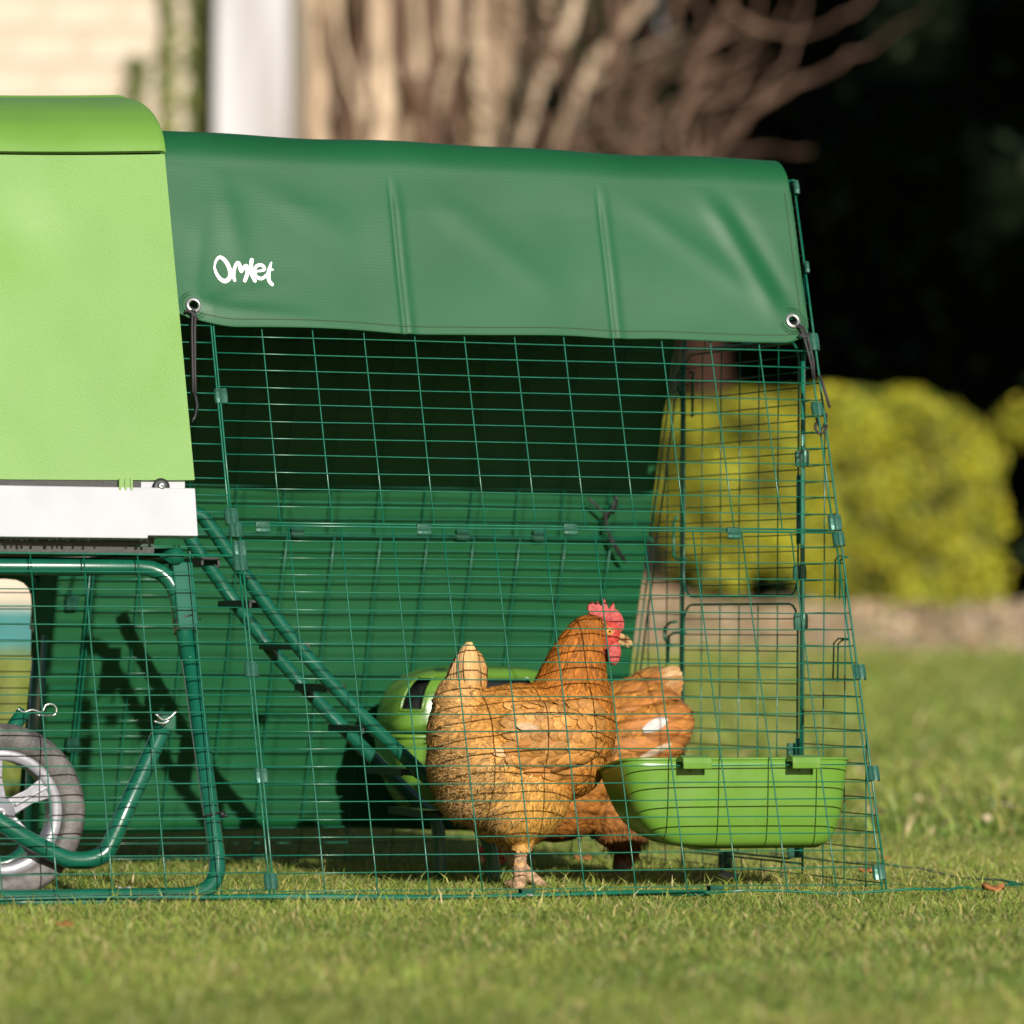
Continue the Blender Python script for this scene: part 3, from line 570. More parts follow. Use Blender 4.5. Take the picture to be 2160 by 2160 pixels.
# bent metal clips that join the panels
def clip_mesh():
    m = MB(); prof = [(-.0085, -.0035), (-.0095, .0005), (-.0075, .0032), (-.0035, .0042), (0, .0030), (.003, .0040), (.0070, .0042), (.0092, .0018), (.0088, -.0022), (.0060, -.0045)]
    th = .0009; vs = []
    pts = []
    for i, (b, n_) in enumerate(prof):
        a = np.array(prof[max(0, i - 1)]); c = np.array(prof[min(len(prof) - 1, i + 1)]); t = c - a; t /= np.linalg.norm(t); nn = np.array([-t[1], t[0]])
        pts.append((np.array([b, n_]), np.array([b, n_]) - nn * th))
    n = len(pts)
    for x in (-.0105, -.004, .004, .0105):
        wv = .93 if abs(x) > .008 else 1.0
        for o, i_ in pts: vs.append((x, o[0] * wv, o[1] * wv)); vs.append((x, i_[0] * wv, i_[1] * wv))
    fs = []
    for s in range(3):
        A, B = s * 2 * n, (s + 1) * 2 * n
        for i in range(n - 1):
            fs += [(A + 2 * i, A + 2 * i + 2, B + 2 * i + 2, B + 2 * i), (A + 2 * i + 1, B + 2 * i + 1, B + 2 * i + 3, A + 2 * i + 3)]
        fs += [(A, B, B + 1, A + 1), (A + 2 * n - 2, A + 2 * n - 1, B + 2 * n - 1, B + 2 * n - 2)]
    for A, rv in ((0, 0), (6 * n, 1)):
        for i in range(n - 1):
            f = (A + 2 * i, A + 2 * i + 1, A + 2 * i + 3, A + 2 * i + 2); fs.append(f if not rv else tuple(reversed(f)))
    me = bpy.data.meshes.new('clip'); me.from_pydata(vs, [], fs); me.update(); me.materials.append(M['clip']); return me
cme = clip_mesh()
def clip(P, ax, nr, k=1.0, flip=False):
    ax = np.asarray(ax) / np.linalg.norm(ax); nr = nr - ax * (nr @ ax); nr /= np.linalg.norm(nr); b = np.cross(nr, ax)
    if flip: ax, b = -ax, -b
    o = bpy.data.objects.new('clip', cme); col.objects.link(o); o.parent = run
    k2 = k * rng.uniform(.95, 1.05); p = P - ORG[run.name]
    o.matrix_local = Matrix(((ax[0] * k2, b[0] * k2, nr[0] * k2, p[0]), (ax[1] * k2, b[1] * k2, nr[1] * k2, p[1]), (ax[2] * k2, b[2] * k2, nr[2] * k2, p[2]), (0, 0, 0, 1)))
upf = FP(0, 1) - FP(0, 0); upr = RP(0, 1) - RP(0, 0)
for x, y, k in ((466, 836, 1), (488, 1090, 1.05), (497, 1118, 1.05), (505, 1158, 1.05), (507, 1188, 1.1), (530, 1412, 1), (551, 1637, 1), (571, 1860, 1), (1712, 722, 1.25), (1724, 863, 1), (1761, 1103, 1.05), (1769, 1137, .95), (1813, 1418, 1), (1842, 1632, 1), (1854, 1841, 1.05)):
    clip(L(*at_front(x, y)), upf, nrm_f, k, rng.uniform() < .4)
for x, y in ((553, 1112), (893, 1117), (1202, 1117), (1547, 1125)): clip(L(*at_front(x, y)), EU, nrm_f, .95, rng.uniform() < .4)
for x, y in ((627, 1122), (975, 1128), (1137, 1130)): clip(L(*at_rear(x, y)), EU, -nrm_r, .95)
for x, y in ((153, 1570), (152, 1270)): clip(L(*at_rear(x, y)), upr, -nrm_r, 1.1)
for x, y in ((1697, 968), (1692, 1208), (1694, 1311), (1680, 1585), (1681, 1792)): clip(L(*at_u(x, y, UE)) - EU * .004, EW, EV * -.9 - EU * .4, 1.1)
clip(L(*at_u(1530, 1815, UE)), EW, -EU - EV, 1.2)
for x, y, k in ((1677, 398, 1.0), (1700, 566, .8)): clip(L(*at_u(x, y, UE)), upf, EU, k)
clip(L(-.28, -.06, .02), EU, EW, .9); clip(L(-.55, -.045, .018), EU, EW, .9)

# ================================================================ COVER
tarp = thing('tarpaulin_cover', L(-.5, W - .02, 0), 'dark green tarpaulin draped over the top and back of the wire run', 'tarpaulin')
ZTOP = 1.062; RC = .055; OFF = .007
def gz(a, b, s): return math.exp(-((a - b) / s) ** 2)
EYL, EYR = at_front(405, 648), at_front(1668, 681)
cr1 = (at_front(812, 335), at_front(848, 692)); cr2 = (at_front(1249, 345), at_front(1291, 708))
dg1 = (at_front(1478, 372), at_front(1655, 668))
def seg_d(u, z, A, B):                                       # signed distance from a fold line and place along it
    d = np.array([B[0] - A[0], B[2] - A[2]]); l = math.hypot(*d); d /= l; q = np.array([u - A[0], z - A[2]]); return d[0] * q[1] - d[1] * q[0], (q @ d) / l
def bulge(u, z):
    cre = 0
    h = .0014 * math.sin(u * 11 + 1 + 2 * z) + .0010 * math.sin(u * 23 - z * 17)
    h += .0022 * math.sin((z - .95) * 40 + math.sin(u * 6) * 2.2) * .6
    for (A, B), am in ((cr1, 1.0), (cr2, .9)):
        d, t = seg_d(u, z, A, B)
        cre += am * (-.0017 * math.exp(-(d / .0034) ** 2) + .0015 * math.exp(-((d - .009) / .007) ** 2))
        h -= am * .002 * math.exp(-((d + .05) / .04) ** 2)
    d, t = seg_d(u, z, *dg1); k = max(0, min(1, (t + .1) * 3)) * max(0, min(1, (1.05 - t) * 5))
    h += k * (.0075 * math.exp(-((d + .013) / .017) ** 2) - .0045 * math.exp(-((d - .016) / .016) ** 2))
    d, t = seg_d(u, z, at_front(1260, 380), at_front(1640, 670)); k = max(0, min(1, t * 3)) * max(0, min(1, (1.0 - t) * 4)); h += k * .0035 * math.exp(-(d / .02) ** 2)
    d, t = seg_d(u, z, at_front(860, 380), at_front(1190, 640)); k = max(0, min(1, t * 3)) * max(0, min(1, (1.0 - t) * 3)); h += k * .0028 * math.exp(-(d / .025) ** 2)
    for tx, ty, am in ((600, 600, .003), (640, 672, .0055), (480, 560, .003), (430, 420, .003)):    # pulls fanning from the left eyelet
        d, t = seg_d(u, z, EYL, at_front(tx, ty)); k = max(0, min(1, t * 6)) * max(0, 1 - t * .8); h += k * am * math.exp(-(d / .011) ** 2)
    d, t = seg_d(u, z, at_front(455, 345), at_front(520, 640)); h += .004 * math.exp(-(d / .02) ** 2) * max(0, min(1, (1 - t) * 2)) * max(0, min(1, t * 5 + 1))
    d, t = seg_d(u, z, at_front(480, 350), at_front(760, 520)); h += .003 * math.exp(-(d / .025) ** 2) * max(0, min(1, (1 - t) * 2)) * max(0, min(1, t * 5 + 1))
    return h * .5 + cre
def zbot(u):
    z = .788 + .002 * math.sin(u * 14) - .003 * gz(u, -.30, .05) - .002 * gz(u, -.62, .05)
    if u < -.87: z += .014 * min(1.3, (-.87 - u) / .07) ** 1.6
    if u > -.045: z += .022 * ((u + .045) / .042) ** 2.5
    return z
def FT(u, z, off=0):                                         # point on the hanging front face
    return FP(u, z, OFF + bulge(u, z) * min(1, max(0, (ZTOP - RC - z) / .05 + .15)) + off)
ztop_f = lambda u: ZTOP + .010 * (-u) - .002 + .0022 * math.sin(u * 19) * math.sin(u * 7)
NU = 440; us_t = np.linspace(-.972, -.003, NU)
def section(u):
    pts = []; z0 = zbot(u); zt = ztop_f(u); zc = zt - .045
    for t in np.linspace(0, 1, 74): pts.append(FT(u, z0 + (zc - z0) * t))
    v0 = TL * zc; A = pts[-1]; va, za = loc(A)[1], loc(A)[2]
    for k in range(1, 15):                                   # round over the front shoulder
        a = math.pi / 2 * k / 14; pts.append(L(u, va + .020 * 0 + .052 * (1 - math.cos(a)) + .012 * math.sin(a), za + .047 * math.sin(a)))
    vA = loc(pts[-1])[1]; zA = loc(pts[-1])[2]; vB = W - vA
    for t in np.linspace(0, 1, 14)[1:]: pts.append(L(u, vA + (vB - vA) * t, zA - .004 * math.sin(math.pi * t)))
    for k in range(1, 11):
        a = math.pi / 2 * k / 10; pts.append(L(u, vB + .052 * math.sin(a) + .012 * (1 - math.cos(a)), zA - .047 * (1 - math.cos(a))))
    vC, zC = loc(pts[-1])[1], loc(pts[-1])[2]; zE = .058 + .004 * math.sin(u * 9)
    for t in np.linspace(0, 1, 60)[1:]:
        z = zC + (zE - zC) * t; pts.append(RP(u, z, .010 + .0016 * abs(math.sin(u * 21 + .6 * math.sin(z * 4))) ** .5 + .002 * math.sin(u * 13 + z * 5) + .002 * math.sin(z * 21 + u * 3)))
    return pts
secs = [section(u) for u in us_t]; NV = len(secs[0])
hole = [loc(FT(e[0], e[2])) for e in (EYL, EYR)]
def skp(i, j):
    if j > 60: return False
    c = loc((secs[i][j] + secs[i + 1][j + 1]) / 2)
    return any(np.linalg.norm(c - h) < .0068 for h in hole)
mb = MB(); mb.grid(lambda i, j: secs[i][j], NU, NV, skip=skp)
sheet = part('sheet', mb, M['tarp'], tarp)
uvl = sheet.data.uv_layers.new(name='weave'); ids = np.empty(len(sheet.data.loops), np.int32); sheet.data.loops.foreach_get('vertex_index', ids)
lens = np.concatenate([[0], np.cumsum([np.linalg.norm(secs[NU // 2][j + 1] - secs[NU // 2][j]) for j in range(NV - 1)])])
uvl.data.foreach_set('uv', np.c_[us_t[ids // NV], lens[ids % NV]].astype(np.float32).ravel())
so = sheet.modifiers.new('thickness', 'SOLIDIFY'); so.thickness = .0012; so.offset = -1
# hem and its stitches
hm = MB(); st = MB()
for i in range(NU - 1):
    u0, u1 = us_t[i], us_t[i + 1]
    if u0 < -.945: continue
    st.tube([FT(u0, zbot(u0) + .0105, .0006), FT(u0 + (u1 - u0) * .72, zbot(u0 + (u1 - u0) * .72) + .0105, .0006)], .00055, 4)
hm.tube([FT(u, zbot(u) + .0006, -.0004) for u in us_t[8:]], .0014, 6)
for k in range(60):
    z = zbot(-.012) + .006 + k * .0042
    if z > ztop_f(0) - .05: break
    st.tube([FT(-.0125, z, .0006), FT(-.0125, z + .003, .0006)], .00055, 4)
hm.tube([FT(-.0035, z, -.0004) for z in np.linspace(zbot(-.004), ztop_f(0) - .045, 30)], .0013, 6)
hem = part('hem', hm, M['tarp'], tarp); part('stitching', st, M['stitch'], hem, kind='stuff')
for e in (EYL, EYR):
    c = FT(e[0], e[2], .001); m2 = MB(); up = upf / np.linalg.norm(upf)
    def ring(R, r, mbx, off=0):
        mbx.tube([c + nrm_f * off + (EU * math.cos(a) + up * math.sin(a)) * R for a in np.linspace(0, 2 * math.pi, 29)[:-1]], r, 8, closed=True)
    mp_ = []
    prof = [(.0062, 0), (.0066, .0016), (.0085, .0021), (.0108, .0014), (.0118, -.0002), (.0108, -.0014), (.0066, -.0014)]
    m2.lathe(prof, c, nrm_f, 32); ey = part('eyelet', m2, M['steel'], tarp)
    m3 = MB(); ring(.0155, .0009, m3, -.0008); ring(.0205, .0007, m3, -.0008)
    for a in np.linspace(0, 2 * math.pi, 44): d_ = EU * math.cos(a) + up * math.sin(a); m3.tube([c + d_ * .0160 - nrm_f * .0009, c + d_ * .0200 - nrm_f * .0009], .0006, 4)
    part('stitched_patch', m3, M['tarp'], ey)
# printed lettering: brush strokes in the hand of the photo, laid on the cloth
def P3(x, y, off=.0012): a = at_front(360 + x / 5.682, 500 + y / 5.682, -OFF); return a[0], a[2]
def stroke(mb, pts, wd, off=.0009):
    wd = [q * 1.18 for q in wd]; P = [np.array(p, float) for p in pts]; Q = []; Wd = []
    for i in range(len(P) - 1):
        a, b, c, d = P[max(0, i - 1)], P[i], P[i + 1], P[min(len(P) - 1, i + 2)]
        for t in np.linspace(0, 1, 9)[:-1]:
            Q.append(.5 * ((2 * b) + (-a + c) * t + (2 * a - 5 * b + 4 * c - d) * t * t + (-a + 3 * b - 3 * c + d) * t ** 3)); Wd.append(wd[i] + (wd[i + 1] - wd[i]) * t)
    Q.append(P[-1]); Wd.append(wd[-1]); n = len(Q); vs = []; fs = []
    T = [(Q[min(n - 1, i + 1)] - Q[max(0, i - 1)]) for i in range(n)]; T = [t / np.linalg.norm(t) for t in T]
    def pt(q, o): u, z = P3(*q); return FT(u, z, o)
    for i in range(n):
        s = np.array([-T[i][1], T[i][0]]) * Wd[i] / 2; vs += [pt(Q[i] - s, off), pt(Q[i], off + .0001), pt(Q[i] + s, off)]
    for i in range(n - 1): fs += [(3 * i, 3 * i + 1, 3 * i + 4, 3 * i + 3), (3 * i + 1, 3 * i + 2, 3 * i + 5, 3 * i + 4)]
    mb.add(vs, fs)
    for q, t, w_ in ((Q[0], -T[0], Wd[0]), (Q[-1], T[-1], Wd[-1])):
        s = np.array([-t[1], t[0]]); cap = [pt(q, off)] + [pt(q + (s * math.cos(a) + t * math.sin(a)) * w_ / 2, off) for a in np.linspace(0, math.pi, 9)]
        mb.add(cap, [(0, i, i + 1) for i in range(1, 9)])
lg = MB()
stroke(lg, [(528, 357), (543, 305), (583, 263), (632, 285), (682, 352), (713, 440), (703, 512), (652, 548), (592, 520), (546, 452), (524, 378)], [20, 24, 32, 36, 40, 42, 44, 44, 36, 30, 20], .0009)
stroke(lg, [(767, 540), (753, 480), (765, 395), (795, 334), (822, 352), (833, 405), (846, 435), (868, 398), (900, 366), (919, 400), (916, 462), (889, 543)], [30, 34, 34, 34, 36, 36, 30, 34, 36, 40, 40, 36], .0011)
stroke(lg, [(969, 300), (961, 380), (970, 462), (1010, 547)], [42, 38, 40, 34], .0013)
stroke(lg, [(1032, 432), (1085, 424), (1124, 408), (1106, 368), (1062, 357), (1020, 378), (1003, 432), (1020, 490), (1072, 518), (1116, 506), (1138, 475)], [20, 26, 30, 34, 34, 34, 36, 36, 36, 32, 22], .0015)
stroke(lg, [(1207, 325), (1186, 392), (1172, 470), (1182, 545), (1217, 588)], [16, 34, 42, 36, 34], .0009)
stroke(lg, [(1190, 408), (1215, 410), (1232, 411)], [34, 24, 10], .0011)
part('lettering', lg, M['ink'], tarp, label='white hand-drawn word Omlet printed on the cover', smooth=False)

# bungee cords
def cord(name_px, offs, label, hookpx, hoff, P=at_front, n_=nrm_f, base=None, knots=()):
    pts = [L(*P(x, y)) + n_ * o for (x, y), o in zip(name_px[0], offs)]
    r = thing('bungee_cord', pts[-1] if base is None else base, label, 'bungee cord', 'bungee cords holding the cover')
    for path in name_px:
        m2 = MB(); m2.tube([L(*P(x, y)) + n_ * o for (x, y), o in zip(path, offs)], .0019, 8); part('cord', m2, M['cord'], r)
    for kp in knots:
        m2 = MB(); m2.tube([L(*P(x, y)) + n_ * .016 for x, y in kp], .0022, 8); part('knot', m2, M['cord'], r)
    m2 = MB(); m2.tube([L(*P(x, y)) + n_ * hoff for x, y in hookpx], [.0030, .0036, .0036, .0032, .0028, .0026][:len(hookpx)] if len(hookpx) <= 6 else .003, 8, flat=.6); part('hook', m2, M['dark'], r)
    return r
cord([[(402, 650), (399, 672), (399, 700), (402, 780), (404, 835)], [(407, 652), (405, 672), (405, 700), (407, 780), (409, 835)]], [.004, .016, .014, .010, .008], 'black bungee cord hanging from the eyelet next to the coop',
     [(404, 832), (410, 842), (413, 862), (408, 885), (401, 895)], .008, knots=[[(383, 666), (392, 664), (402, 672), (410, 684)]])
cord([[(1668, 684), (1682, 702), (1690, 725), (1706, 770), (1716, 800)], [(1672, 682), (1688, 700), (1697, 722), (1711, 765), (1718, 800)]], [.004, .016, .014, .008, .0], 'black bungee cord hanging from the eyelet at the open end of the cover',
     [(1724, 880), (1735, 905), (1744, 888), (1745, 872), (1736, 866)], -.004, knots=[[(1676, 714), (1688, 720), (1700, 712)], [(1720, 800), (1730, 830), (1741, 868)], [(1735, 905), (1729, 921), (1717, 922), (1711, 912), (1712, 900)]])
cord([[(1236, 1046), (1252, 1062), (1268, 1076), (1274, 1100), (1284, 1140), (1310, 1178)], [(1292, 1046), (1288, 1066), (1274, 1078), (1272, 1110), (1296, 1150), (1316, 1182)]], [-.012] * 6, 'black bungee cord knotted inside on the back of the cover',
     [(1289, 1040), (1294, 1050), (1292, 1066), (1284, 1078)], -.014, P=at_rear, n_=nrm_r, knots=[])

# ================================================================ COOP
UC = -.962; LEN = .80; UCL = UC - LEN
coop = thing('chicken_coop', L(UC - LEN / 2, W / 2, 0), 'lime green plastic chicken coop raised on a green tube stand with wheels', 'chicken coop')
def drop_(u):
    d = min(UC - u, u - UCL); d = max(0, min(d, LEN / 2)); return d - d * d / LEN
ZS = 1.034; ZB = .572
def CP(u, z, off): return L(u, TL * z - .03, z) + nrm_f * off
def mirror(P): q = loc(P); return L(q[0], W - q[1], q[2])
lidpx = [(338, 322), (334, 297), (326, 270), (314, 246), (300, 230), (284, 220), (268, 215)]
lid_prof = [tuple(at_u(x, y, UC - .004)[1:]) for x, y in lidpx]
va, za = lid_prof[-1]; lid_prof += [(va + .03, za + .004), (W / 2, za + .008)]
uu = np.linspace(UC, UCL, 41)
ss = MB()
for side in (0, 1):
    for off in (0,):
        mm = MB(); nz_ = 14
        def sf(i, j):
            u = uu[i]; z0 = ZB - .018 * drop_(u); z1 = ZS - .004 - .058 * drop_(u); z = z0 + (z1 - z0) * j / nz_
            dish = -.0035 * math.exp(-((u + 1.18) / .05) ** 2 - ((z - .905) / .04) ** 2)
            p = CP(u, z, dish); return p if not side else mirror(p)
        mm.grid(sf, 41, nz_ + 1)
        o = part('side_panel', mm, M['lime'], coop); q = o.modifiers.new('t', 'SOLIDIFY'); q.thickness = .006; q.offset = -1 if not side else 1; es = o.modifiers.new('e', 'EDGE_SPLIT'); es.split_angle = .6
        if not side:
            for x, y in ((83, 507), (102, 824), (144, 441)):
                m2 = MB(); c = loc(CP(*[at_front(x, y, -.03)[k] for k in (0, 2)], 0)); c = L(*c); m2.lathe([(.0001, .0006), (.002, .0008), (.003, .0002), (.0045, .0006), (.005, 0), (.0001, 0)], c, nrm_f, 16); part('moulding_mark', m2, M['lime'], o)
full = lid_prof + [(W - a, b) for a, b in reversed(lid_prof[:-1])]
# resample the lid profile smoothly
def cat(P, k=5):
    P = [np.array(p, float) for p in P]; Q = []
    for i in range(len(P) - 1):
        a, b, c, d = P[max(0, i - 1)], P[i], P[i + 1], P[min(len(P) - 1, i + 2)]
        for t in np.linspace(0, 1, k)[:-1]: Q.append(.5 * ((2 * b) + (-a + c) * t + (2 * a - 5 * b + 4 * c - d) * t * t + (-a + 3 * b - 3 * c + d) * t ** 3))
    return Q + [P[-1]]
full = cat(full, 6)
mm = MB(); uq = [UC, UC - .002, UC - .006, UC - .012] + list(np.linspace(UC - .03, UCL + .03, 34)) + [UCL + .012, UCL + .006, UCL]
def lf(i, j):
    v, z = full[j]; u = uq[i]; e = .0025 if i in (0, len(uq) - 1) else .0006 if i in (1, len(uq) - 2) else 0
    f = abs(v - W / 2) / (W / 2 - full[0][0]); zz = z - .058 * drop_(u) - e
    return L(u, v + (0 if j else 0), zz) + (EV * (-.0016 if v < W / 2 else .0016) if f > .8 else 0)
mm.grid(lf, len(uq), len(full)); lid = part('lid', mm, M['lime'], coop); q = lid.modifiers.new('t', 'SOLIDIFY'); q.thickness = .006; q.offset = -1; es = lid.modifiers.new('e', 'EDGE_SPLIT'); es.split_angle = .7
# end walls with a round-topped doorway on the run side
for u, s in ((UC - .012, 1), (UCL + .012, -1)):
    pol = [CP(u, ZB, -.008)] + [CP(u, ZS - .01, -.008)] + [L(u, v + (.008 if v < W / 2 else -.008), z - .012) for v, z in full[3:-3:3]] + [mirror(CP(u, ZS - .01, -.008)), mirror(CP(u, ZB, -.008))]
    m2 = MB(); m2.prism(pol, EU * -.01 * s); ew = part('end_wall', m2, M['lime'], coop, smooth=False)
    if s == 1:
        m2 = MB(); dp = [L(u + .004, W / 2 + dx, .60 + dz) for dx, dz in ((-.14, 0), (-.14, .26), (-.10, .32), (0, .345), (.10, .32), (.14, .26), (.14, 0))]
        m2.prism(dp, EU * -.003); part('doorway', m2, M['dark'], ew, smooth=False)
# white body strip, dark gap, tray
m2 = MB(); m2.box(L((UC - .008 + UCL) / 2, W / 2, .545), EU * (LEN / 2 - .008), EV * (W / 2 - TL * .545 - .002 + .022), EW * .029); part('base_body', m2, M['white'], coop, False)
m2 = MB(); a = CP(UC - .075, .5655, -.004); m2.box((a + CP(UCL, .5655, -.004)) / 2, EU * (LEN / 2 - .038), nrm_f * .006, EW * .005); part('shadow_gap', m2, M['dark'], coop, False)
m2 = MB()
for x in (252, 264, 276): c = L(*at_front(x, 1023, -.038)); m2.box(c, EU * .0014, nrm_f * .004, EW * .008)
c = L(*at_front(264, 1023, -.036)); m2.box(c, EU * .010, nrm_f * .003, EW * .007); part('latch_tab', m2, M['lime'], coop, False)
m2 = MB(); c = L(*at_front(341, 1025, -.037)); m2.lathe([(.0001, .001), (.010, .001), (.0115, 0), (.0001, -.001)], c, nrm_f, 20); rs = part('screw_recess', m2, M['dark'], coop)
m2 = MB(); m2.lathe([(.0001, .0032), (.0045, .0026), (.0055, .001), (.0001, .0005)], c, nrm_f, 14); part('screw', m2, M['steel'], rs)
pol = [(UC - .001, .560), (UC - .003, .4945), (UC - .074, .4945), (UC - .0745, .4905), (UCL, .4905), (UCL, .560)]
m2 = MB(); m2.prism([CP(u, z, .008) for u, z in pol], nrm_f * -.01 + EV * .012); part('tray', m2, M['white'], coop, False, label='white slide-out tray below the lime side', bevel=.0012)
m2 = MB(); m2.box(L((UC - .055 + UCL) / 2, W / 2, .487), EU * (LEN / 2 - .028), EV * (W / 2 - .16), EW * .014); part('underside', m2, M['dark'], coop, False)
m2 = MB(); m2.box(L(UC - .2, .26, .455), EU * .085, EV * .07, EW * .012); part('underside_bracket', m2, M['dark'], coop, False, bevel=.004)
# droplets along the tray edge
m2 = MB()
for k in range(46):
    u = UC - .02 - .0075 * k + rng.normal(0, .002); 
    if rng.uniform() < .35: continue
    z = .4945 if u > UC - .074 else .4905; r_ = rng.uniform(.0012, .0024); c = CP(u, z - r_ * .8, .004); m2.ell(c, EU * r_, EV * r_, EW * r_ * 1.15, 8, 6)
part('water_drops', m2, M['drop'], coop, kind='stuff')
# tube stand
def fil(pts, r, k=6):                                        # polyline with rounded corners
    P = [np.asarray(p, float) for p in pts]; out = [P[0]]
    for i in range(1, len(P) - 1):
        a, b, c = P[i - 1], P[i], P[i + 1]; d1, d2 = (a - b) / np.linalg.norm(a - b), (c - b) / np.linalg.norm(c - b)
        s, e = b + d1 * r, b + d2 * r
        for t in np.linspace(0, 1, k): out.append((1 - t) ** 2 * s + 2 * t * (1 - t) * b + t * t * e)
    return out + [P[-1]]
def SP(u, z): return L(u, TL * z + .028, z)
up_px = [(250, 1180), (362, 1186)]
zt_ = .455; post_t, post_b = (-.990, .44), (-.962, .012)
for mir in (0, 1):
    f_ = (lambda p: mirror(p)) if mir else (lambda p: p)
    top = fil([f_(SP(-1.76, zt_ - .004)), f_(SP(-.985, zt_)), f_(SP(-.974, .33))], .05); m2 = MB(); m2.tube(top, .0115, 14); part('frame_tube', m2, M['tube'], coop)
    bot = fil([f_(SP(-.979, .47)), f_(SP(-.957, .0135)), f_(SP(-1.76, .0125)), f_(SP(-1.735, .47))], .055); m2 = MB(); m2.tube(bot, .0115, 14); part('frame_tube', m2, M['tube'], coop)
    m2 = MB()
    c = f_(SP(-.974, .412)); d = f_(SP(-.974, .46)) - f_(SP(-.974, .37)); m2.box(c, EU * .0145, d / 2 * 1.03, nrm_f * .0135 if not mir else nrm_r * .0135); part('bracket', m2, M['tube'], coop, False, bevel=.002)
m2 = MB(); m2.tube([L(-.985, .16, .47), L(-.985, W - .16, .47)], .011, 12); part('frame_tube', m2, M['tube'], coop)
# cable ties
for x, y in ((412, 1306), (437, 1722)):
    a = at_front(x, y, .028); c = SP(-.957 - .022 * (a[2] - .0135) / .4565, a[2]); m2 = MB()
    m2.tube([c + (EU * math.cos(t) * .0145 + nrm_f * math.sin(t) * .0135) + EW * .003 * math.cos(t) for t in np.linspace(0, 2 * math.pi, 17)[:-1]], .0016, 6, closed=True)
    m2.box(c + EU * .013 + nrm_f * .008, EU * .003, nrm_f * .003, EW * .004); m2.tube([c + EU * .013 + nrm_f * .01, c + EU * .020 + nrm_f * .012 - EW * .004], .0014, 5); part('cable_tie', m2, M['dark'], coop)
# wheel
wc = L(-1.245, .12, .1235); ax = EV * -1.0
whl = MB(); prof = [(.084, -.018), (.092, -.022), (.104, -.0235), (.1105, -.021), (.1125, -.0205), (.1135, -.0185), (.1165, -.016), (.1175, -.0125), (.1168, -.0115), (.118, -.010), (.1195, -.004), (.1188, -.003), (.1195, 0)]
prof = prof + [(r_, -a_) for r_, a_ in reversed(prof[:-1])]
wh = None
m2 = MB(); m2.lathe([(.086, .014), (.086, .017), (.081, .019), (.073, .0185), (.070, .016), (.070, -.016), (.086, -.016)], wc, ax, 56); wh = part('wheel', m2, M['rim'], coop, label='grey spoked wheel with worn tyre')
m2 = MB(); m2.lathe(prof, wc, ax, 64); part('tyre', m2, M['tyre'], wh)
m2 = MB()
for k in range(5):
    a = math.radians(100 + 72 * k); d = EU * math.cos(a) + EW * math.sin(a); s = np.cross(ax, d)
    vs = []
    for r_, w_, o_ in ((.018, .012, .012), (.045, .0105, .014), (.075, .016, .016)):
        for sg in (-1, 1): vs += [wc + d * r_ + s * w_ * sg + ax * o_, wc + d * r_ + s * w_ * sg * .8 + ax * (o_ - .014)]
    m2.add(vs, [(0, 2, 6, 4), (4, 6, 10, 8), (0, 4, 5, 1), (4, 8, 9, 5), (2, 3, 7, 6), (6, 7, 11, 10), (1, 5, 7, 3), (5, 9, 11, 7), (8, 10, 11, 9), (0, 1, 3, 2)])
    m2.box(wc + d * .048 + ax * .0155, d * .026, s * .0022, ax * .002)
part('spokes', m2, M['rim'], wh, False, bevel=.0015)
m2 = MB(); m2.lathe([(.0001, .02), (.008, .02), (.010, .016), (.020, .015), (.022, .008), (.022, -.01), (.0001, -.01)], wc, ax, 28); part('hub', m2, M['rim'], wh)
# wheel arm and its pins
arm = [(-260, 1560), (0, 1735), (95, 1790), (135, 1810), (165, 1815), (195, 1812), (222, 1798), (238, 1770), (262, 1716), (300, 1632), (346, 1530)]
m2 = MB(); P_ = [L(*at_v(x, y, .078 if y > 1700 else .078 + (1700 - y) / 170 * .03)) for x, y in arm]; P_ = cat(P_, 4)
m2.tube(P_, .0122, 14); part('wheel_arm', m2, M['tube'], coop)
m2 = MB(); a = L(*at_v(352, 1522, .105)); m2.box(a, EU * .011, EV * .010, EW * .013); part('arm_bracket', m2, M['tube'], coop, False, bevel=.003)
for pts, v in (([(37, 1494), (50, 1502), (68, 1497), (88, 1502), (96, 1488), (108, 1485), (118, 1492), (118, 1504), (108, 1510), (76, 1508)], .10), ([(328, 1506), (345, 1518), (360, 1512), (372, 1500)], .075), ([(325, 1521), (344, 1526), (358, 1518)], .075)):
    m2 = MB(); m2.tube(cat([L(*at_v(x, y, v)) for x, y in pts], 4), .0013, 7); part('retaining_pin', m2, M['steel'], coop)
m2 = MB(); P_ = [L(*at_v(x, y, .2)) for x, y in ((-60, 1640), (20, 1545), (52, 1500))]; m2.tube(P_, .010, 12); part('brace', m2, M['tube'], coop)

# ================================================================ LADDER
VA, VB = .385, .56
lad = thing('ladder', L(-.48, (VA + VB) / 2, 0), 'green tube ladder with black rungs leading down from the coop', 'ladder')
ra_ = [at_v(x, y, VA) for x, y in ((380, 1078), (420, 1086), (440, 1106), (500, 1190), (630, 1365), (770, 1516), (905, 1645), (975, 1712), (1010, 1745), (1035, 1790))]
ra_[0][2] += .0
m2 = MB(); m2.tube(cat([L(*p) for p in ra_] + [L(ra_[-1][0] + .006, VA, .0)], 4), .0100, 14); part('rail', m2, M['tube'], lad)
rb_ = [at_v(x, y, VB) for x, y in ((392, 1118), (430, 1180), (580, 1380), (760, 1572), (880, 1690), (915, 1722), (926, 1765))]
m2 = MB(); m2.tube(cat([L(*p) for p in rb_] + [L(rb_[-1][0] + .003, VB, .0)], 4), .0100, 14); part('rail', m2, M['tube'], lad)
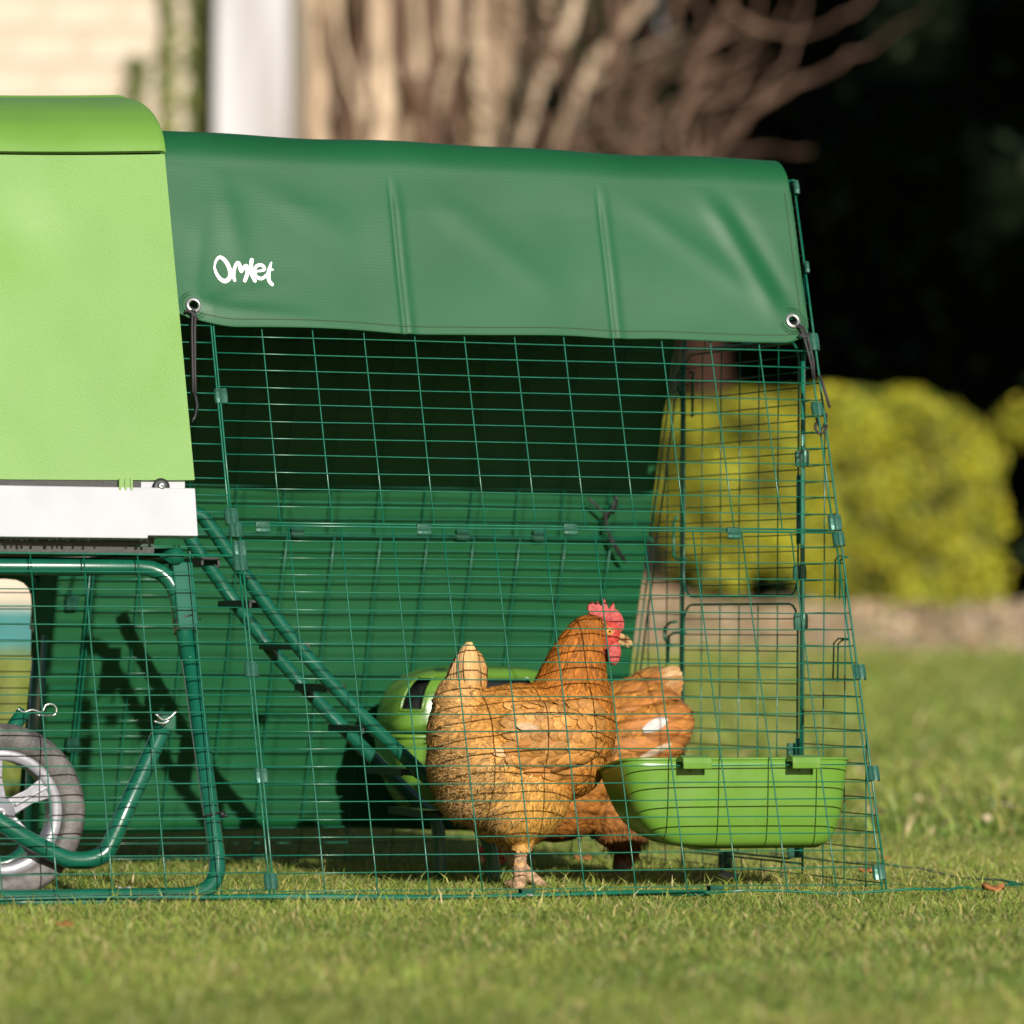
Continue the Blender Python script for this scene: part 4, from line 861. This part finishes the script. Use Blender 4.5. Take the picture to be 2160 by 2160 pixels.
for (x0, y0), (x1, y1) in (((419, 1186), (487, 1184)), ((500, 1276), (588, 1274)), ((580, 1365), (676, 1363)), ((661, 1453), (752, 1452)), ((742, 1541), (824, 1540)), ((820, 1630), (906, 1630)), ((899, 1717), (953, 1718))):
    z_ = at_v(x1, (y0 + y1) / 2, VA)[2]; a = at_v(x1, y1, VA); b = at_v(x0, y0, VB)
    A_, B_ = L(a[0] - .030, VA, z_), L(a[0] - .022, VB, z_); m2 = MB(); c = (A_ + B_) / 2; d = (B_ - A_) / 2
    m2.box(c + EW * .004, d, EU * .0135, EW * .0016); m2.box(c + EU * .012, d, EU * .0016, EW * .0052); m2.box(c - EU * .012, d, EU * .0016, EW * .0048)
    m2.tube([A_ + EW * -.004 + EU * .014, A_ - EW * .008 + EU * .010, A_ - EW * .004 + EU * .006], .0012, 5)
    part('rung', m2, M['rung'], lad, False)

# ================================================================ FEEDERS
def bowl(mb, u0, u1, v0, v1, z1, z0, zin, iu=(.062, .06), iv=(.018, .045), e=.42, N=44, K=12):
    cu, cv = (u0 + u1) / 2, (v0 + v1) / 2
    def f(i, j):
        t = j / (K - 1); a = 2 * math.pi * i / N; c, s = math.cos(a), math.sin(a)
        kx, ky = math.copysign(abs(c) ** e, c), math.copysign(abs(s) ** e, s)
        rd = t ** 1.1 * .42 + (1 - math.sqrt(max(0, 1 - t ** 4.5))) * .85          # walls draw in, then round under
        U0, U1 = u0 + iu[0] * rd, u1 - iu[1] * rd; V0, V1 = v0 + iv[0] * rd, v1 - iv[1] * rd
        U = (U0 + U1) / 2 + (U1 - U0) / 2 * kx; V = (V0 + V1) / 2 + (V1 - V0) / 2 * ky
        g = (V - v0) / (v1 - v0); zt = z1 + (zin - z1) * max(0, g) ** 1.5
        return L(U, V, zt + (z0 - zt) * (t if t < .9 else .9 + (t - .9) * 1.0))
    mb.grid(f, N, K, wu=True); mb.add([f(i, K - 1) for i in range(N)], [tuple(range(N))])
    return f, N
tr = thing('feeding_trough', L(-.18, .14, 0), 'open lime green feeding trough hooked on the wire beside the standing hen', 'trough')
mb = MB(); f, N = bowl(mb, -.352, -.012, .077, .212, .192, .070, .168, (.085, .034), (.014, .055), .34, 64, 14); o = part('bowl', mb, M['trough'], tr); q = o.modifiers.new('t', 'SOLIDIFY'); q.thickness = .003; q.offset = -1
rimm = MB(); rimm.tube([f(i, 0) + (f(i, 0) - L(-.182, .144, f(i, 0)[2])) * .012 + EW * .001 for i in range(N)], .0042, 8, closed=True, flat=.6); part('rim', rimm, M['trough'], tr)
for x in (1467, 1697):
    a = at_v(x, 1616, .055); m2 = MB(); us_ = a[0]
    pr = [(.078, .194), (.060, .1985), (.048, .196), (.0455, .188), (.046, .180), (.0485, .180), (.049, .187), (.054, .190), (.078, .189)]
    m2.prism([L(us_ - .0215, v, z) for v, z in pr], EU * .043); h_ = part('hanger', m2, M['trough'], tr, False, bevel=.0018)
    m2 = MB()
    for k in (-1, 0, 1):
        u_ = us_ + k * .0195; l_ = .045 if k else .03; m2.add([L(u_ - .0014, .0765, .182), L(u_ + .0014, .0765, .182), L(u_ + .003, .0835, .182 - l_), L(u_, .070, .182), L(u_, .0795, .182 - l_ * .6)], [(0, 3, 4, 2), (3, 1, 2, 4), (0, 1, 3)])
    part('rib', m2, M['trough'], h_, False)
m2 = MB(); dep = bpy.context.evaluated_depsgraph_get()
for k in range(70):
    i = rng.integers(35, 62); j = rng.uniform(0, 10.5); jj = int(j); p = f(i, jj) + (f(i, jj + 1) - f(i, jj)) * (j - jj) + (f(i + 1, jj) - f(i, jj)) * rng.uniform(); r_ = rng.uniform(.0010, .0026) * (1.3 if jj == 0 else 1)
    m2.ell(p - EV * .0006, EU * r_, EW * r_ * 1.1, EV * r_ * .55, 8, 6)
part('water_drops', m2, M['drop'], tr, kind='stuff')
fd = thing('covered_feeder', L(-.32, .82, 0), 'lime green covered feeder with dark openings behind the standing hen', 'feeder')
mb = MB(); f2, N2 = bowl(mb, -.470, -.165, .70, .87, .212, .085, .212, (.07, .07), (.04, .02)); part('bowl', mb, M['trough'], fd)
rimm = MB(); rimm.tube([f2(i, 0) for i in range(N2)], .005, 8, closed=True, flat=.7); part('rim', rimm, M['trough'], fd)
mb = MB(); ND, KD = 96, 20
def dome(i, j, s=1.0):
    a = 2 * math.pi * i / ND; t = j / (KD - 1); c, sn = math.cos(a), math.sin(a); e = .5
    kx, ky = math.copysign(abs(c) ** e, c), math.copysign(abs(sn) ** e, sn); r_ = (1 - (1 - math.cos(t * math.pi / 2)) ** 1.5 * 1.0) if t < 1 else 0.0
    r_ = max(.02, math.cos(t * math.pi / 2) ** .55)
    return L(-.318 + .150 * kx * r_ * s, .785 + .084 * ky * r_ * s, .219 + (.098 * math.sin(t * math.pi / 2) ** .8) * s)
win = [(54, 62), (66, 76), (80, 89)]
def skw(i, j): return any(a <= i < b for a, b in win) and 3 <= j < 11
mb.grid(dome, ND, KD, wu=True, skip=skw); ld = part('lid', mb, M['trough'], fd); q = ld.modifiers.new('t', 'SOLIDIFY'); q.thickness = .0025; q.offset = -1
for a, b in win:
    m2 = MB(); loop = [dome(i, 3) for i in range(a, b + 1)] + [dome(b, j) for j in range(4, 12)] + [dome(i, 11) for i in range(b - 1, a - 1, -1)] + [dome(a, j) for j in range(10, 3, -1)]
    m2.tube(loop, .0022, 6, closed=True); part('window_frame', m2, M['trough'], ld)
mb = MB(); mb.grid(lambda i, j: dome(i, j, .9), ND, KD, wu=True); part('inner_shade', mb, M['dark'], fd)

# ================================================================ HENS
def hen(base, v0, prims, cols, flow, size, nfeath, label, extras):
    """prims: (cx, cy, a, b, angle, half width, v shift, region) in photo pixels on the plane v0, or ('t', path, radii_px, v shifts, region)"""
    r = thing('hen', base, label, 'hen', 'brown hens inside the run')
    mb = MB(); E = []
    mpp = float(np.linalg.norm(at_v(1100, 1600, v0) - at_v(1101, 1600, v0)) * 1.0)
    def V(x, y, dv=0): return L(*at_v(x, y, v0)) + EV * dv
    for p in prims:
        if p[0] == 't':
            path = [V(x, y, dv) for (x, y), dv in zip(p[1], p[3])]; mb.tube(path, [q * mpp for q in p[2]], 12)
            for q, rr in zip(path, p[2]): E.append((q, EU, EW, EV, rr * mpp, rr * mpp, rr * mpp, p[4]))
        else:
            cx, cy, a, b, ang, hw, dv, reg = p; t = math.radians(ang); d1 = EU * math.cos(t) - EW * math.sin(t); d2 = EU * math.sin(t) + EW * math.cos(t); c = V(cx, cy, dv)
            mb.ell(c, d1 * a * mpp, d2 * b * mpp, EV * hw, 20, 14); E.append((c, d1, d2, EV, a * mpp, b * mpp, hw, reg))
    tmp = link('tmp', mb.mesh('tmp'), None); rm = tmp.modifiers.new('r', 'REMESH'); rm.mode = 'VOXEL'; rm.voxel_size = .0032
    sm = tmp.modifiers.new('s', 'SMOOTH'); sm.iterations = 12; sm.factor = .5
    dg = bpy.context.evaluated_depsgraph_get(); dg.update(); me = bpy.data.meshes.new_from_object(tmp.evaluated_get(dg)); bpy.data.objects.remove(tmp)
    n = len(me.vertices); co = np.empty(n * 3, np.float32); me.vertices.foreach_get('co', co); co = co.reshape(-1, 3).astype(float)
    def weights(P):
        D = []
        for c, a, b, d, ra_, rb_, rc_, reg in E:
            q = P - c; D.append(np.sqrt((q @ a / ra_) ** 2 + (q @ b / rb_) ** 2 + (q @ d / rc_) ** 2))
        D = np.array(D); return D
    regs = [e[-1] for e in E]
    D = weights(co); best = D.argmin(0); wts = np.exp(-(D - D.min(0)) * 7); wts /= wts.sum(0)
    ctab = np.array([cols[g] for g in regs]); C = wts.T @ ctab
    hard = np.isin(np.array(regs)[best], ['leg', 'face']); C[hard] = ctab[best][hard]
    at = me.color_attributes.new('tint', 'FLOAT_COLOR', 'POINT'); at.data.foreach_set('color', np.c_[C, np.ones(n)].astype(np.float32).ravel())
    polys = [tuple(p.vertices) for p in me.polygons]; bvh = BVHTree.FromPolygons([Vector(q) for q in co], polys)
    me.vertices.foreach_set('co', (co - ORG[r.name]).astype(np.float32).ravel()); me.update(); me.polygons.foreach_set('use_smooth', [True] * len(me.polygons))
    body = link('body', me, M['body'], r)
    # feathers laid over the body like tiles
    FV, FF, FC, FUV = [], [], [], []
    FN = []
    def feather(p, nr, d, ln, wd, c, lift=.05, seg=5, hug=True, rise=.0025, h0=None):
        d = d - nr * (d @ nr); d /= np.linalg.norm(d) + 1e-9; s = np.cross(nr, d); o = len(FV); q0 = np.array(p, float); n0 = nr; h0 = rng.uniform(.0002, .0014) if h0 is None else h0
        for i in range(seg + 1):
            t = i / seg; wv = wd * min(1, (t + .14) * 2.0) ** .7 * (1 if t < .5 else math.sqrt(max(.03, 1 - ((t - .5) / .51) ** 2)))
            if hug and i:                                    # walk along the skin so that every feather lies flat on it
                q0 = q0 + d * ln / seg; h = bvh.find_nearest(Vector(q0))
                if h[0] is not None:
                    away = np.linalg.norm(np.array(h[0]) - q0)
                    if (np.array(h[1]) @ n0) > .2: q0, n0 = np.array(h[0]), np.array(h[1])
                    d = d - n0 * (d @ n0); d /= np.linalg.norm(d) + 1e-9; s = np.cross(n0, d)
            elif i: q0 = q0 + d * ln / seg
            ctr = q0 + n0 * (h0 + rise * t + lift * ln * t * t * .35)
            for k, q in enumerate((-1, 0, 1)):
                FV.append(ctr + s * wv * q * .5 - n0 * (abs(q) * wd * .03)); FC.append(np.asarray(c) * (.84 + .24 * t) * (1.08 if q == 0 else .93)); FUV.append((k * .5, t)); FN.append(n0 * .75 + s * q * .34 + d * (.28 * t - .12))
        for i in range(seg):
            for k in range(2): a = o + i * 3 + k; FF.append((a, a + 3, a + 4, a + 1))
    area = np.array([p.area for p in me.polygons]); cen = np.array([p.center for p in me.polygons]) + ORG[r.name]; nor = np.array([p.normal for p in me.polygons])
    idx = rng.choice(len(area), nfeath, p=area / area.sum()); Pp = cen[idx] + rng.normal(0, .0012, (nfeath, 3)); Np = nor[idx]
    Dp = weights(Pp); bp_ = Dp.argmin(0); wp = np.exp(-(Dp - Dp.min(0)) * 7); wp /= wp.sum(0); Cp = wp.T @ ctab
    dirs = np.array([(EU * flow[g][0] - EW * flow[g][1]) / math.hypot(*flow[g]) for g in regs]); Fp = wp.T @ dirs
    for i in range(nfeath):
        g = regs[bp_[i]]
        if g in ('leg', 'face') or size[g] is None or Pp[i][2] < extras.get('bare', .07) + rng.uniform(-.004, .004): continue
        ln, wd, lf, jt = size[g]; ln = min(ln, max(.008, (Pp[i][2] - extras.get('bare', .07)) * 1.1 + .008)); k = rng.uniform(.75, 1.25); d = Fp[i] + rng.normal(0, jt, 3)
        feather(Pp[i], Np[i], d, ln * k, wd * k * rng.uniform(.8, 1.15), Cp[i] * np.clip(1 + rng.normal(0, .16), .6, 1.5) * (.62 if rng.uniform() < .07 else 1), lf)
    # big quills laid on by hand: (x, y, dx, dy, length m, width m, colour, lift)
    for (x, y, dx, dy, ln, wd, c, lf) in extras.get('quills', []):
        o_ = V(x, y, -.4); h = bvh.ray_cast(Vector(o_), Vector(EV))
        if h[0] is None: continue
        p, nr = np.array(h[0]), np.array(h[1]); nr = nr if nr @ EV < 0 else -nr
        d = EU * dx - EW * dy; feather(p, nr, d / np.linalg.norm(d), ln, wd, c, lf, 8, True, .0030, (.0042 if c[2] < .25 else .0075) + rng.uniform(0, .0008))
    for (x, y, dv, dx, dy, dvv, ln, wd, c) in extras.get('tail', []):
        d = EU * dx - EW * dy + EV * dvv; d /= np.linalg.norm(d); nr = -EV + d * (EV @ d); nr = nr / np.linalg.norm(nr); feather(V(x, y, dv), nr, d, ln, wd, c, .02, 7, False)
    # downy fringe
    for (x, y, sx, sy, dx, dy, ln, c, cnt) in extras.get('fluff', []):
        for _ in range(cnt):
            o_ = V(x + rng.normal(0, sx), y + rng.normal(0, sy), -.4); h = bvh.ray_cast(Vector(o_), Vector(EV))
            if h[0] is None: continue
            p, nr = np.array(h[0]), np.array(h[1]); d = EU * dx - EW * dy + rng.normal(0, .4, 3); feather(p, nr, d, ln * rng.uniform(.6, 1.4), .0022, np.asarray(c) * rng.uniform(.7, 1.25), .6, 3, True, .006)
    fm = bpy.data.meshes.new('feathers'); fm.from_pydata((np.array(FV) - ORG[r.name]).tolist(), [], FF); fm.update()
    a = fm.color_attributes.new('tint', 'FLOAT_COLOR', 'POINT'); a.data.foreach_set('color', np.c_[np.array(FC), np.ones(len(FC))].astype(np.float32).ravel())
    ul = fm.uv_layers.new(name='barb'); li = np.empty(len(fm.loops), np.int32); fm.loops.foreach_get('vertex_index', li); ul.data.foreach_set('uv', np.array(FUV, np.float32)[li].ravel())
    fm.polygons.foreach_set('use_smooth', [True] * len(fm.polygons)); NN = np.array(FN); NN /= np.linalg.norm(NN, axis=1)[:, None]; fm.normals_split_custom_set_from_vertices(NN.tolist()); link('plumage', fm, M['feather'], r, 'stuff')
    return r, V, mpp, bvh
def flat_part(r, V, name, px, thick, dv, mt, bev=.0014):
    m2 = MB(); m2.prism([V(x, y, dv - thick / 2) for x, y in px], EV * thick); return part(name, m2, mt, r, True, bevel=bev, sharp=None)

RED = (.60, .07, .05); LEGC = (.46, .29, .17)
c1 = dict(body=(.54, .240, .046), rear=(.54, .315, .110), breast=(.47, .185, .030), thigh=(.63, .33, .070), neck=(.40, .130, .013), head=(.30, .095, .012), tail=(.52, .29, .105), leg=LEGC, face=RED)
fl1 = dict(body=(-1, .10), rear=(-.75, .55), breast=(-.45, .8), thigh=(-.15, 1), neck=(-.18, 1), head=(-.8, .5), tail=(-.25, -1), leg=(0, 1), face=(-1, 0))
sz1 = dict(body=(.025, .014, .10, .12), rear=(.021, .0062, .16, .15), breast=(.018, .0095, .10, .14), thigh=(.021, .0065, .10, .14), neck=(.028, .0050, .05, .08), head=(.009, .003, .03, .1), tail=(.026, .012, .04, .10), leg=None, face=None)
V1 = .25
P1 = [(1098, 1560, 178, 108, -4, .084, 0, 'body'), (1122, 1548, 112, 58, 4, .020, -.070, 'body'), (1010, 1610, 100, 112, 0, .078, 0, 'rear'), (965, 1540, 55, 85, 8, .045, 0, 'rear'), (1200, 1530, 88, 118, 0, .076, 0, 'breast'), (1190, 1610, 80, 70, -25, .066, 0, 'breast'),
      (1085, 1672, 80, 100, 14, .046, -.030, 'thigh'), (1075, 1680, 70, 92, 10, .044, .036, 'thigh'), (1030, 1680, 70, 65, 20, .06, 0, 'rear'), (985, 1668, 58, 62, 0, .055, 0, 'rear'), (1130, 1690, 55, 80, 25, .05, -.01, 'thigh'),
      ('t', [(1200, 1510), (1205, 1455), (1215, 1405), (1226, 1362), (1240, 1334)], [92, 76, 59, 46, 36], [0, 0, 0, 0, 0], 'neck'),
      (1250, 1328, 40, 29, 12, .0185, 0, 'head'), (1282, 1338, 27, 28, 15, .0165, 0, 'face'), (1268, 1352, 20, 22, 0, .0150, 0, 'face'),
      (984, 1440, 66, 38, -80, .020, 0, 'tail'), (966, 1478, 62, 44, -62, .034, 0, 'tail'),
      ('t', [(1088, 1765), (1080, 1800), (1079, 1840), (1079, 1872), (1078, 1886)], [22, 15, 13.5, 13, 14], [-.03, -.032, -.032, -.032, -.032], 'leg'),
      ('t', [(1078, 1880), (1060, 1889), (1040, 1895)], [13, 11, 7.5], [-.032, -.045, -.058], 'leg'), ('t', [(1078, 1880), (1088, 1889), (1100, 1896)], [13, 11, 7.5], [-.032, -.05, -.062], 'leg'), ('t', [(1078, 1880), (1075, 1893), (1072, 1900)], [13, 11, 7.5], [-.032, -.052, -.075], 'leg'), ('t', [(1078, 1866), (1066, 1862), (1058, 1861)], [10, 9, 7], [-.03, -.02, -.01], 'leg'),
      ('t', [(1090, 1770), (1100, 1805), (1112, 1830), (1125, 1842)], [24, 19, 17, 15], [.03, .034, .034, .034], 'leg'),
      ('t', [(1122, 1838), (1145, 1858), (1172, 1877)], [15, 12, 8], [.034, .03, .026], 'leg'), ('t', [(1120, 1838), (1135, 1862), (1155, 1884)], [13, 11, 7.5], [.034, .045, .055], 'leg'), ('t', [(1118, 1838), (1110, 1846), (1104, 1852)], [6, 5, 3], [.034, .036, .038], 'leg')]
WT = (.58, .35, .14); WB = (.47, .205, .042); WD = (.36, .135, .035)
q1 = []
for row, (y, x0, x1, ln, wd) in enumerate(((1488, 1085, 1270, .022, .018), (1504, 1075, 1280, .022, .019), (1522, 1070, 1280, .024, .020), (1542, 1075, 1275, .027, .021), (1564, 1085, 1270, .032, .021), (1586, 1095, 1262, .040, .020))):
    for x in np.linspace(x1 - 45, x0 - 20, 11):
        f_ = (x1 - x) / (x1 - x0); cc = np.array(WB) * (1 - .3 * f_) + np.array(WT) * .3 * f_; q1.append((x + rng.normal(0, 4), y + 14 * f_ * 0 + rng.normal(0, 4), -1, .10 + .05 * row - .05 * f_, ln, wd, tuple(cc * rng.uniform(.72, 1.28)), .05))
for i, (x, y, ln) in enumerate(((1160, 1560, .085), (1150, 1575, .092), (1145, 1590, .090), (1150, 1604, .082), (1165, 1618, .07), (1180, 1630, .06))):
    q1.append((x, y, -1, .06 - .03 * i, ln, .020, (.54, .25, .062) if i % 2 else (.44, .18, .040), .03))
q1 += [(1085, 1535, -1, -.12, .030, .012, (.66, .45, .255), .08), (1040, 1580, -1, .25, .03, .014, (.60, .38, .18), .1), (1180, 1600, -1, .35, .045, .018, (.40, .17, .05), .1)]
t1 = []
for i in range(15):
    q = (i - 7) / 7 + rng.normal(0, .03); dv = -.030 + .0032 * abs(i - 7) + rng.uniform(-.001, .001); cc = np.array((.52, .30, .115)) * rng.uniform(.86, 1.12) * (1 - .2 * abs(q))
    t1.append((980 + q * 30, 1462 + 22 * q * q + 8 * q, dv, -.05 - q * .10, -1, 0, .072 - .030 * q * q - (.004 if q > 0 else 0), .022, tuple(cc)))
fluff1 = [(950, 1690, 22, 30, -.8, .6, .018, (.50, .30, .12), 160), (990, 1720, 26, 18, -.6, .8, .022, (.44, .27, .11), 140), (930, 1600, 14, 30, -1, .3, .016, (.52, .32, .13), 90), (1010, 1640, 40, 40, -.7, .6, .018, (.54, .34, .13), 60)]
h1, HV, mpp, bv = hen(L(*at_v(1080, 1886, V1)[:2], 0), V1, P1, c1, fl1, sz1, 15000, 'ginger hen with red comb standing side-on and facing right', dict(quills=q1, tail=t1, fluff=fluff1))
flat_part(h1, HV, 'comb', [(1240, 1276), (1250, 1269), (1256, 1277), (1260, 1267), (1265, 1276), (1269, 1278), (1274, 1262), (1280, 1278), (1284, 1285), (1294, 1270), (1297, 1287), (1303, 1286), (1304, 1290), (1311, 1298), (1316, 1312), (1315, 1328), (1304, 1336), (1290, 1326), (1272, 1312), (1252, 1305), (1243, 1296), (1239, 1286)], .0060, 0, M['skin'])
for dv in (-.008, .008):
    m2 = MB(); m2.ell(HV(1292, 1376, dv), (EU * .25 + EW * .02) * .040, EW * .0185, EV * .0038, 14, 10); part('wattle', m2, M['skin'], h1)
    m2 = MB(); m2.ell(HV(1256, 1351, dv * 2.1), EU * .0062, EW * .0085, EV * .003, 12, 8); part('earlobe', m2, M['skin'], h1)
m2 = MB(); m2.tube(cat([HV(x, y) for x, y in ((1290, 1340), (1304, 1342), (1318, 1347), (1327, 1354), (1331, 1364))], 3), np.interp(np.linspace(0, 1, 13), [0, .35, .7, 1], [.0080, .0062, .0036, .0004]), 12, flat=.8); bk = part('beak', m2, M['beak'], h1)
m2 = MB(); m2.tube(cat([HV(x, y) for x, y in ((1290, 1352), (1304, 1354), (1318, 1360), (1327, 1364))], 3), np.interp(np.linspace(0, 1, 10), [0, .5, 1], [.006, .0042, .0007]), 10, flat=.8); part('lower_beak', m2, M['beak'], bk)
for s in (-1, 1):
    h = bv.ray_cast(Vector(HV(1277, 1332, .4 * s)), Vector(EV * -s)); c = np.array(h[0]) if h[0] else HV(1277, 1332, .016 * s)
    m2 = MB(); m2.ell(c - EV * .0012 * s, EU * .0046, EW * .0042, EV * .0030, 14, 10); e = part('eye', m2, M['eye'], h1); m2 = MB(); m2.ell(c + EV * .0012 * s, EU * .0022, EW * .0022, EV * .0010, 10, 6); part('pupil', m2, M['pupil'], e)
    m2 = MB(); m2.tube([c + EV * .0008 * s + EU * .0056 * math.cos(a) + EW * .0048 * math.sin(a) for a in np.linspace(0, 2 * math.pi, 15)[:-1]], .0011, 6, closed=True); part('eyelid', m2, M['beak'], e)

V2 = .60
c2_ = dict(body=(.40, .165, .030), rear=(.45, .20, .045), breast=(.34, .125, .022), thigh=(.30, .12, .035), neck=(.32, .10, .02), head=(.30, .10, .02), tail=(.46, .25, .095), leg=(.20, .13, .09), face=RED)
fl2 = dict(body=(1, -.45), rear=(.9, .25), breast=(.8, .6), thigh=(.15, 1), neck=(.6, -.5), head=(1, -.3), tail=(1, -.55), leg=(0, 1), face=(1, 0))
P2 = [(1270, 1590, 195, 112, -38, .082, 0, 'body'), (1320, 1560, 110, 58, -30, .024, -.070, 'body'), (1355, 1530, 82, 96, -20, .074, 0, 'rear'), (1185, 1680, 105, 88, -30, .076, 0, 'breast'), (1290, 1700, 70, 95, -12, .046, -.03, 'thigh'), (1310, 1700, 60, 90, -8, .044, .04, 'thigh'),
      (1372, 1455, 58, 40, -24, .03, 0, 'tail'), ('t', [(1170, 1690), (1125, 1725), (1085, 1760), (1055, 1785), (1040, 1796)], [72, 52, 40, 32, 26], [0, 0, 0, 0, 0], 'neck'), (1046, 1796, 30, 24, -30, .016, 0, 'head'), (1034, 1804, 20, 20, 0, .015, 0, 'face'),
      ('t', [(1312, 1760), (1315, 1795), (1298, 1830), (1278, 1862)], [26, 20, 16, 15], [-.03, -.03, -.03, -.03], 'leg'), ('t', [(1330, 1760), (1332, 1800), (1325, 1860)], [22, 17, 15], [.04, .04, .04], 'leg'),
      ('t', [(1278, 1860), (1258, 1868), (1238, 1872)], [13, 10, 7], [-.03, -.04, -.05], 'leg'), ('t', [(1278, 1860), (1268, 1870), (1256, 1876)], [13, 10, 7], [-.03, -.05, -.07], 'leg'), ('t', [(1325, 1856), (1306, 1864), (1288, 1868)], [13, 10, 7], [.04, .03, .02], 'leg')]
q2 = []
for row, (y0, ln) in enumerate(((1455, .034), (1490, .038), (1525, .045), (1560, .055), (1595, .06))):
    for k in range(7): x = 1290 + k * 22 - row * 10; q2.append((x, y0 + 12 - k * 9 + rng.normal(0, 4), 1, -.28 - .04 * k + .1 * row, ln, .020, tuple(np.array((.42, .165, .04)) * rng.uniform(.8, 1.2)), .06))
q2 += [(1306, 1541, 1, -.46, .040, .018, (.62, .56, .52), .04), (1298, 1594, 1, -.46, .052, .011, (.62, .46, .305), .04), (1310, 1560, 1, -.30, .06, .02, (.34, .12, .03), .05)]
t2_ = [(1370, 1440 + dy, dv, 1, -.42 - dy * .004, dv, ln, .019, cc) for dy, dv, ln, cc in ((-10, -.025, .040, (.50, .28, .11)), (2, -.03, .042, (.58, .38, .18)), (14, -.03, .044, (.48, .25, .09)), (28, -.03, .046, (.42, .19, .06)), (42, -.028, .046, (.42, .18, .05)), (58, -.03, .044, (.40, .16, .04)))]
fluff2 = [(1440, 1600, 14, 26, 1, .4, .02, (.56, .34, .16), 300), (1300, 1765, 30, 14, -.1, 1, .018, (.30, .13, .04), 250)]
h2, HV2, mpp2, bv2 = hen(L(*at_v(1290, 1862, V2)[:2], 0), V2, P2, c2_, fl2, sz1, 13000, 'brown hen bending down to peck behind the standing hen, tail to the right', dict(quills=q2, tail=t2_, fluff=fluff2))
flat_part(h2, HV2, 'comb', [(1066, 1784), (1060, 1776), (1050, 1778), (1040, 1772), (1032, 1779), (1020, 1776), (1016, 1786), (1006, 1788), (1010, 1798), (1022, 1800), (1040, 1796), (1058, 1792)], .006, 0, M['skin'])
for dv in (-.009, .009): m2 = MB(); m2.ell(HV2(1052, 1808, dv), EU * .009, EW * .010, EV * .0035, 12, 8); part('wattle', m2, M['skin'], h2)
m2 = MB(); m2.tube([HV2(1024, 1806), HV2(1012, 1816), HV2(1006, 1826)], [.0075, .005, .0008], 10); part('beak', m2, M['beak'], h2)
for s in (-1, 1): m2 = MB(); m2.ell(HV2(1037, 1800, .0155 * s), EU * .0042, EW * .004, EV * .0025, 10, 8); part('eye', m2, M['eye'], h2)

# ================================================================ LITTER ON THE LAWN
def leaf_litter(x, y, s, rz, label, mt='leafm', z=.02, cup=.35, tilt=.2):
    P = at_Y(x, y, 7); d = ray(x, y); t = (z - HC) / d[2]; c = CAM + d * t; m2 = MB(); ca, sa = math.cos(rz), math.sin(rz)
    def f(i, j):
        a = i / 8; wv = math.sin(math.pi * min(1, max(0, a))) ** .7 * .42 * s; q = (j / 4 - .5) * 2; lx, ly = (a - .5) * s, q * wv
        return np.array([c[0] + lx * ca - ly * sa, c[1] + lx * sa + ly * ca, c[2] + cup * s * (q * q * .25 + (a - .5) ** 2 * .5 + .22 * math.sin(a * 9 + q * 2 + x)) + ly * tilt])
    m2.grid(f, 9, 5); o = solo('fallen_leaf', m2, M[mt], c, label, 'leaf', 'leaves and feathers dropped on the lawn'); so_ = o.modifiers.new('t', 'SOLIDIFY'); so_.thickness = .0008
leaf_litter(1834, 1838, .030, .2, 'orange fallen leaf just outside the run end corner')
leaf_litter(138, 1951, .022, .3, 'small yellowish leaf on the grass below the coop frame')
leaf_litter(2095, 1874, .036, .5, 'curled brown leaf at the right edge by the skirt wire', z=.022)
leaf_litter(1868, 1810, .02, .5, 'small tan leaf behind the run at lower right', z=.012)
leaf_litter(1230, 1811, .028, .1, 'tan leaf on the grass behind the hens', z=.015)
feath = mat('white_down', (.50, .49, .47), .8, .05, trans=.3); M['down'] = feath
leaf_litter(1535, 1850, .035, .2, 'small white feather lying under the trough', 'down', .018)
leaf_litter(262, 1876, .018, .1, 'pale feather on the grass right of the wheel', 'down', .016)
leaf_litter(1118, 1888, .008, .3, 'tiny white feather beside the standing hen\'s foot', 'down', .018)
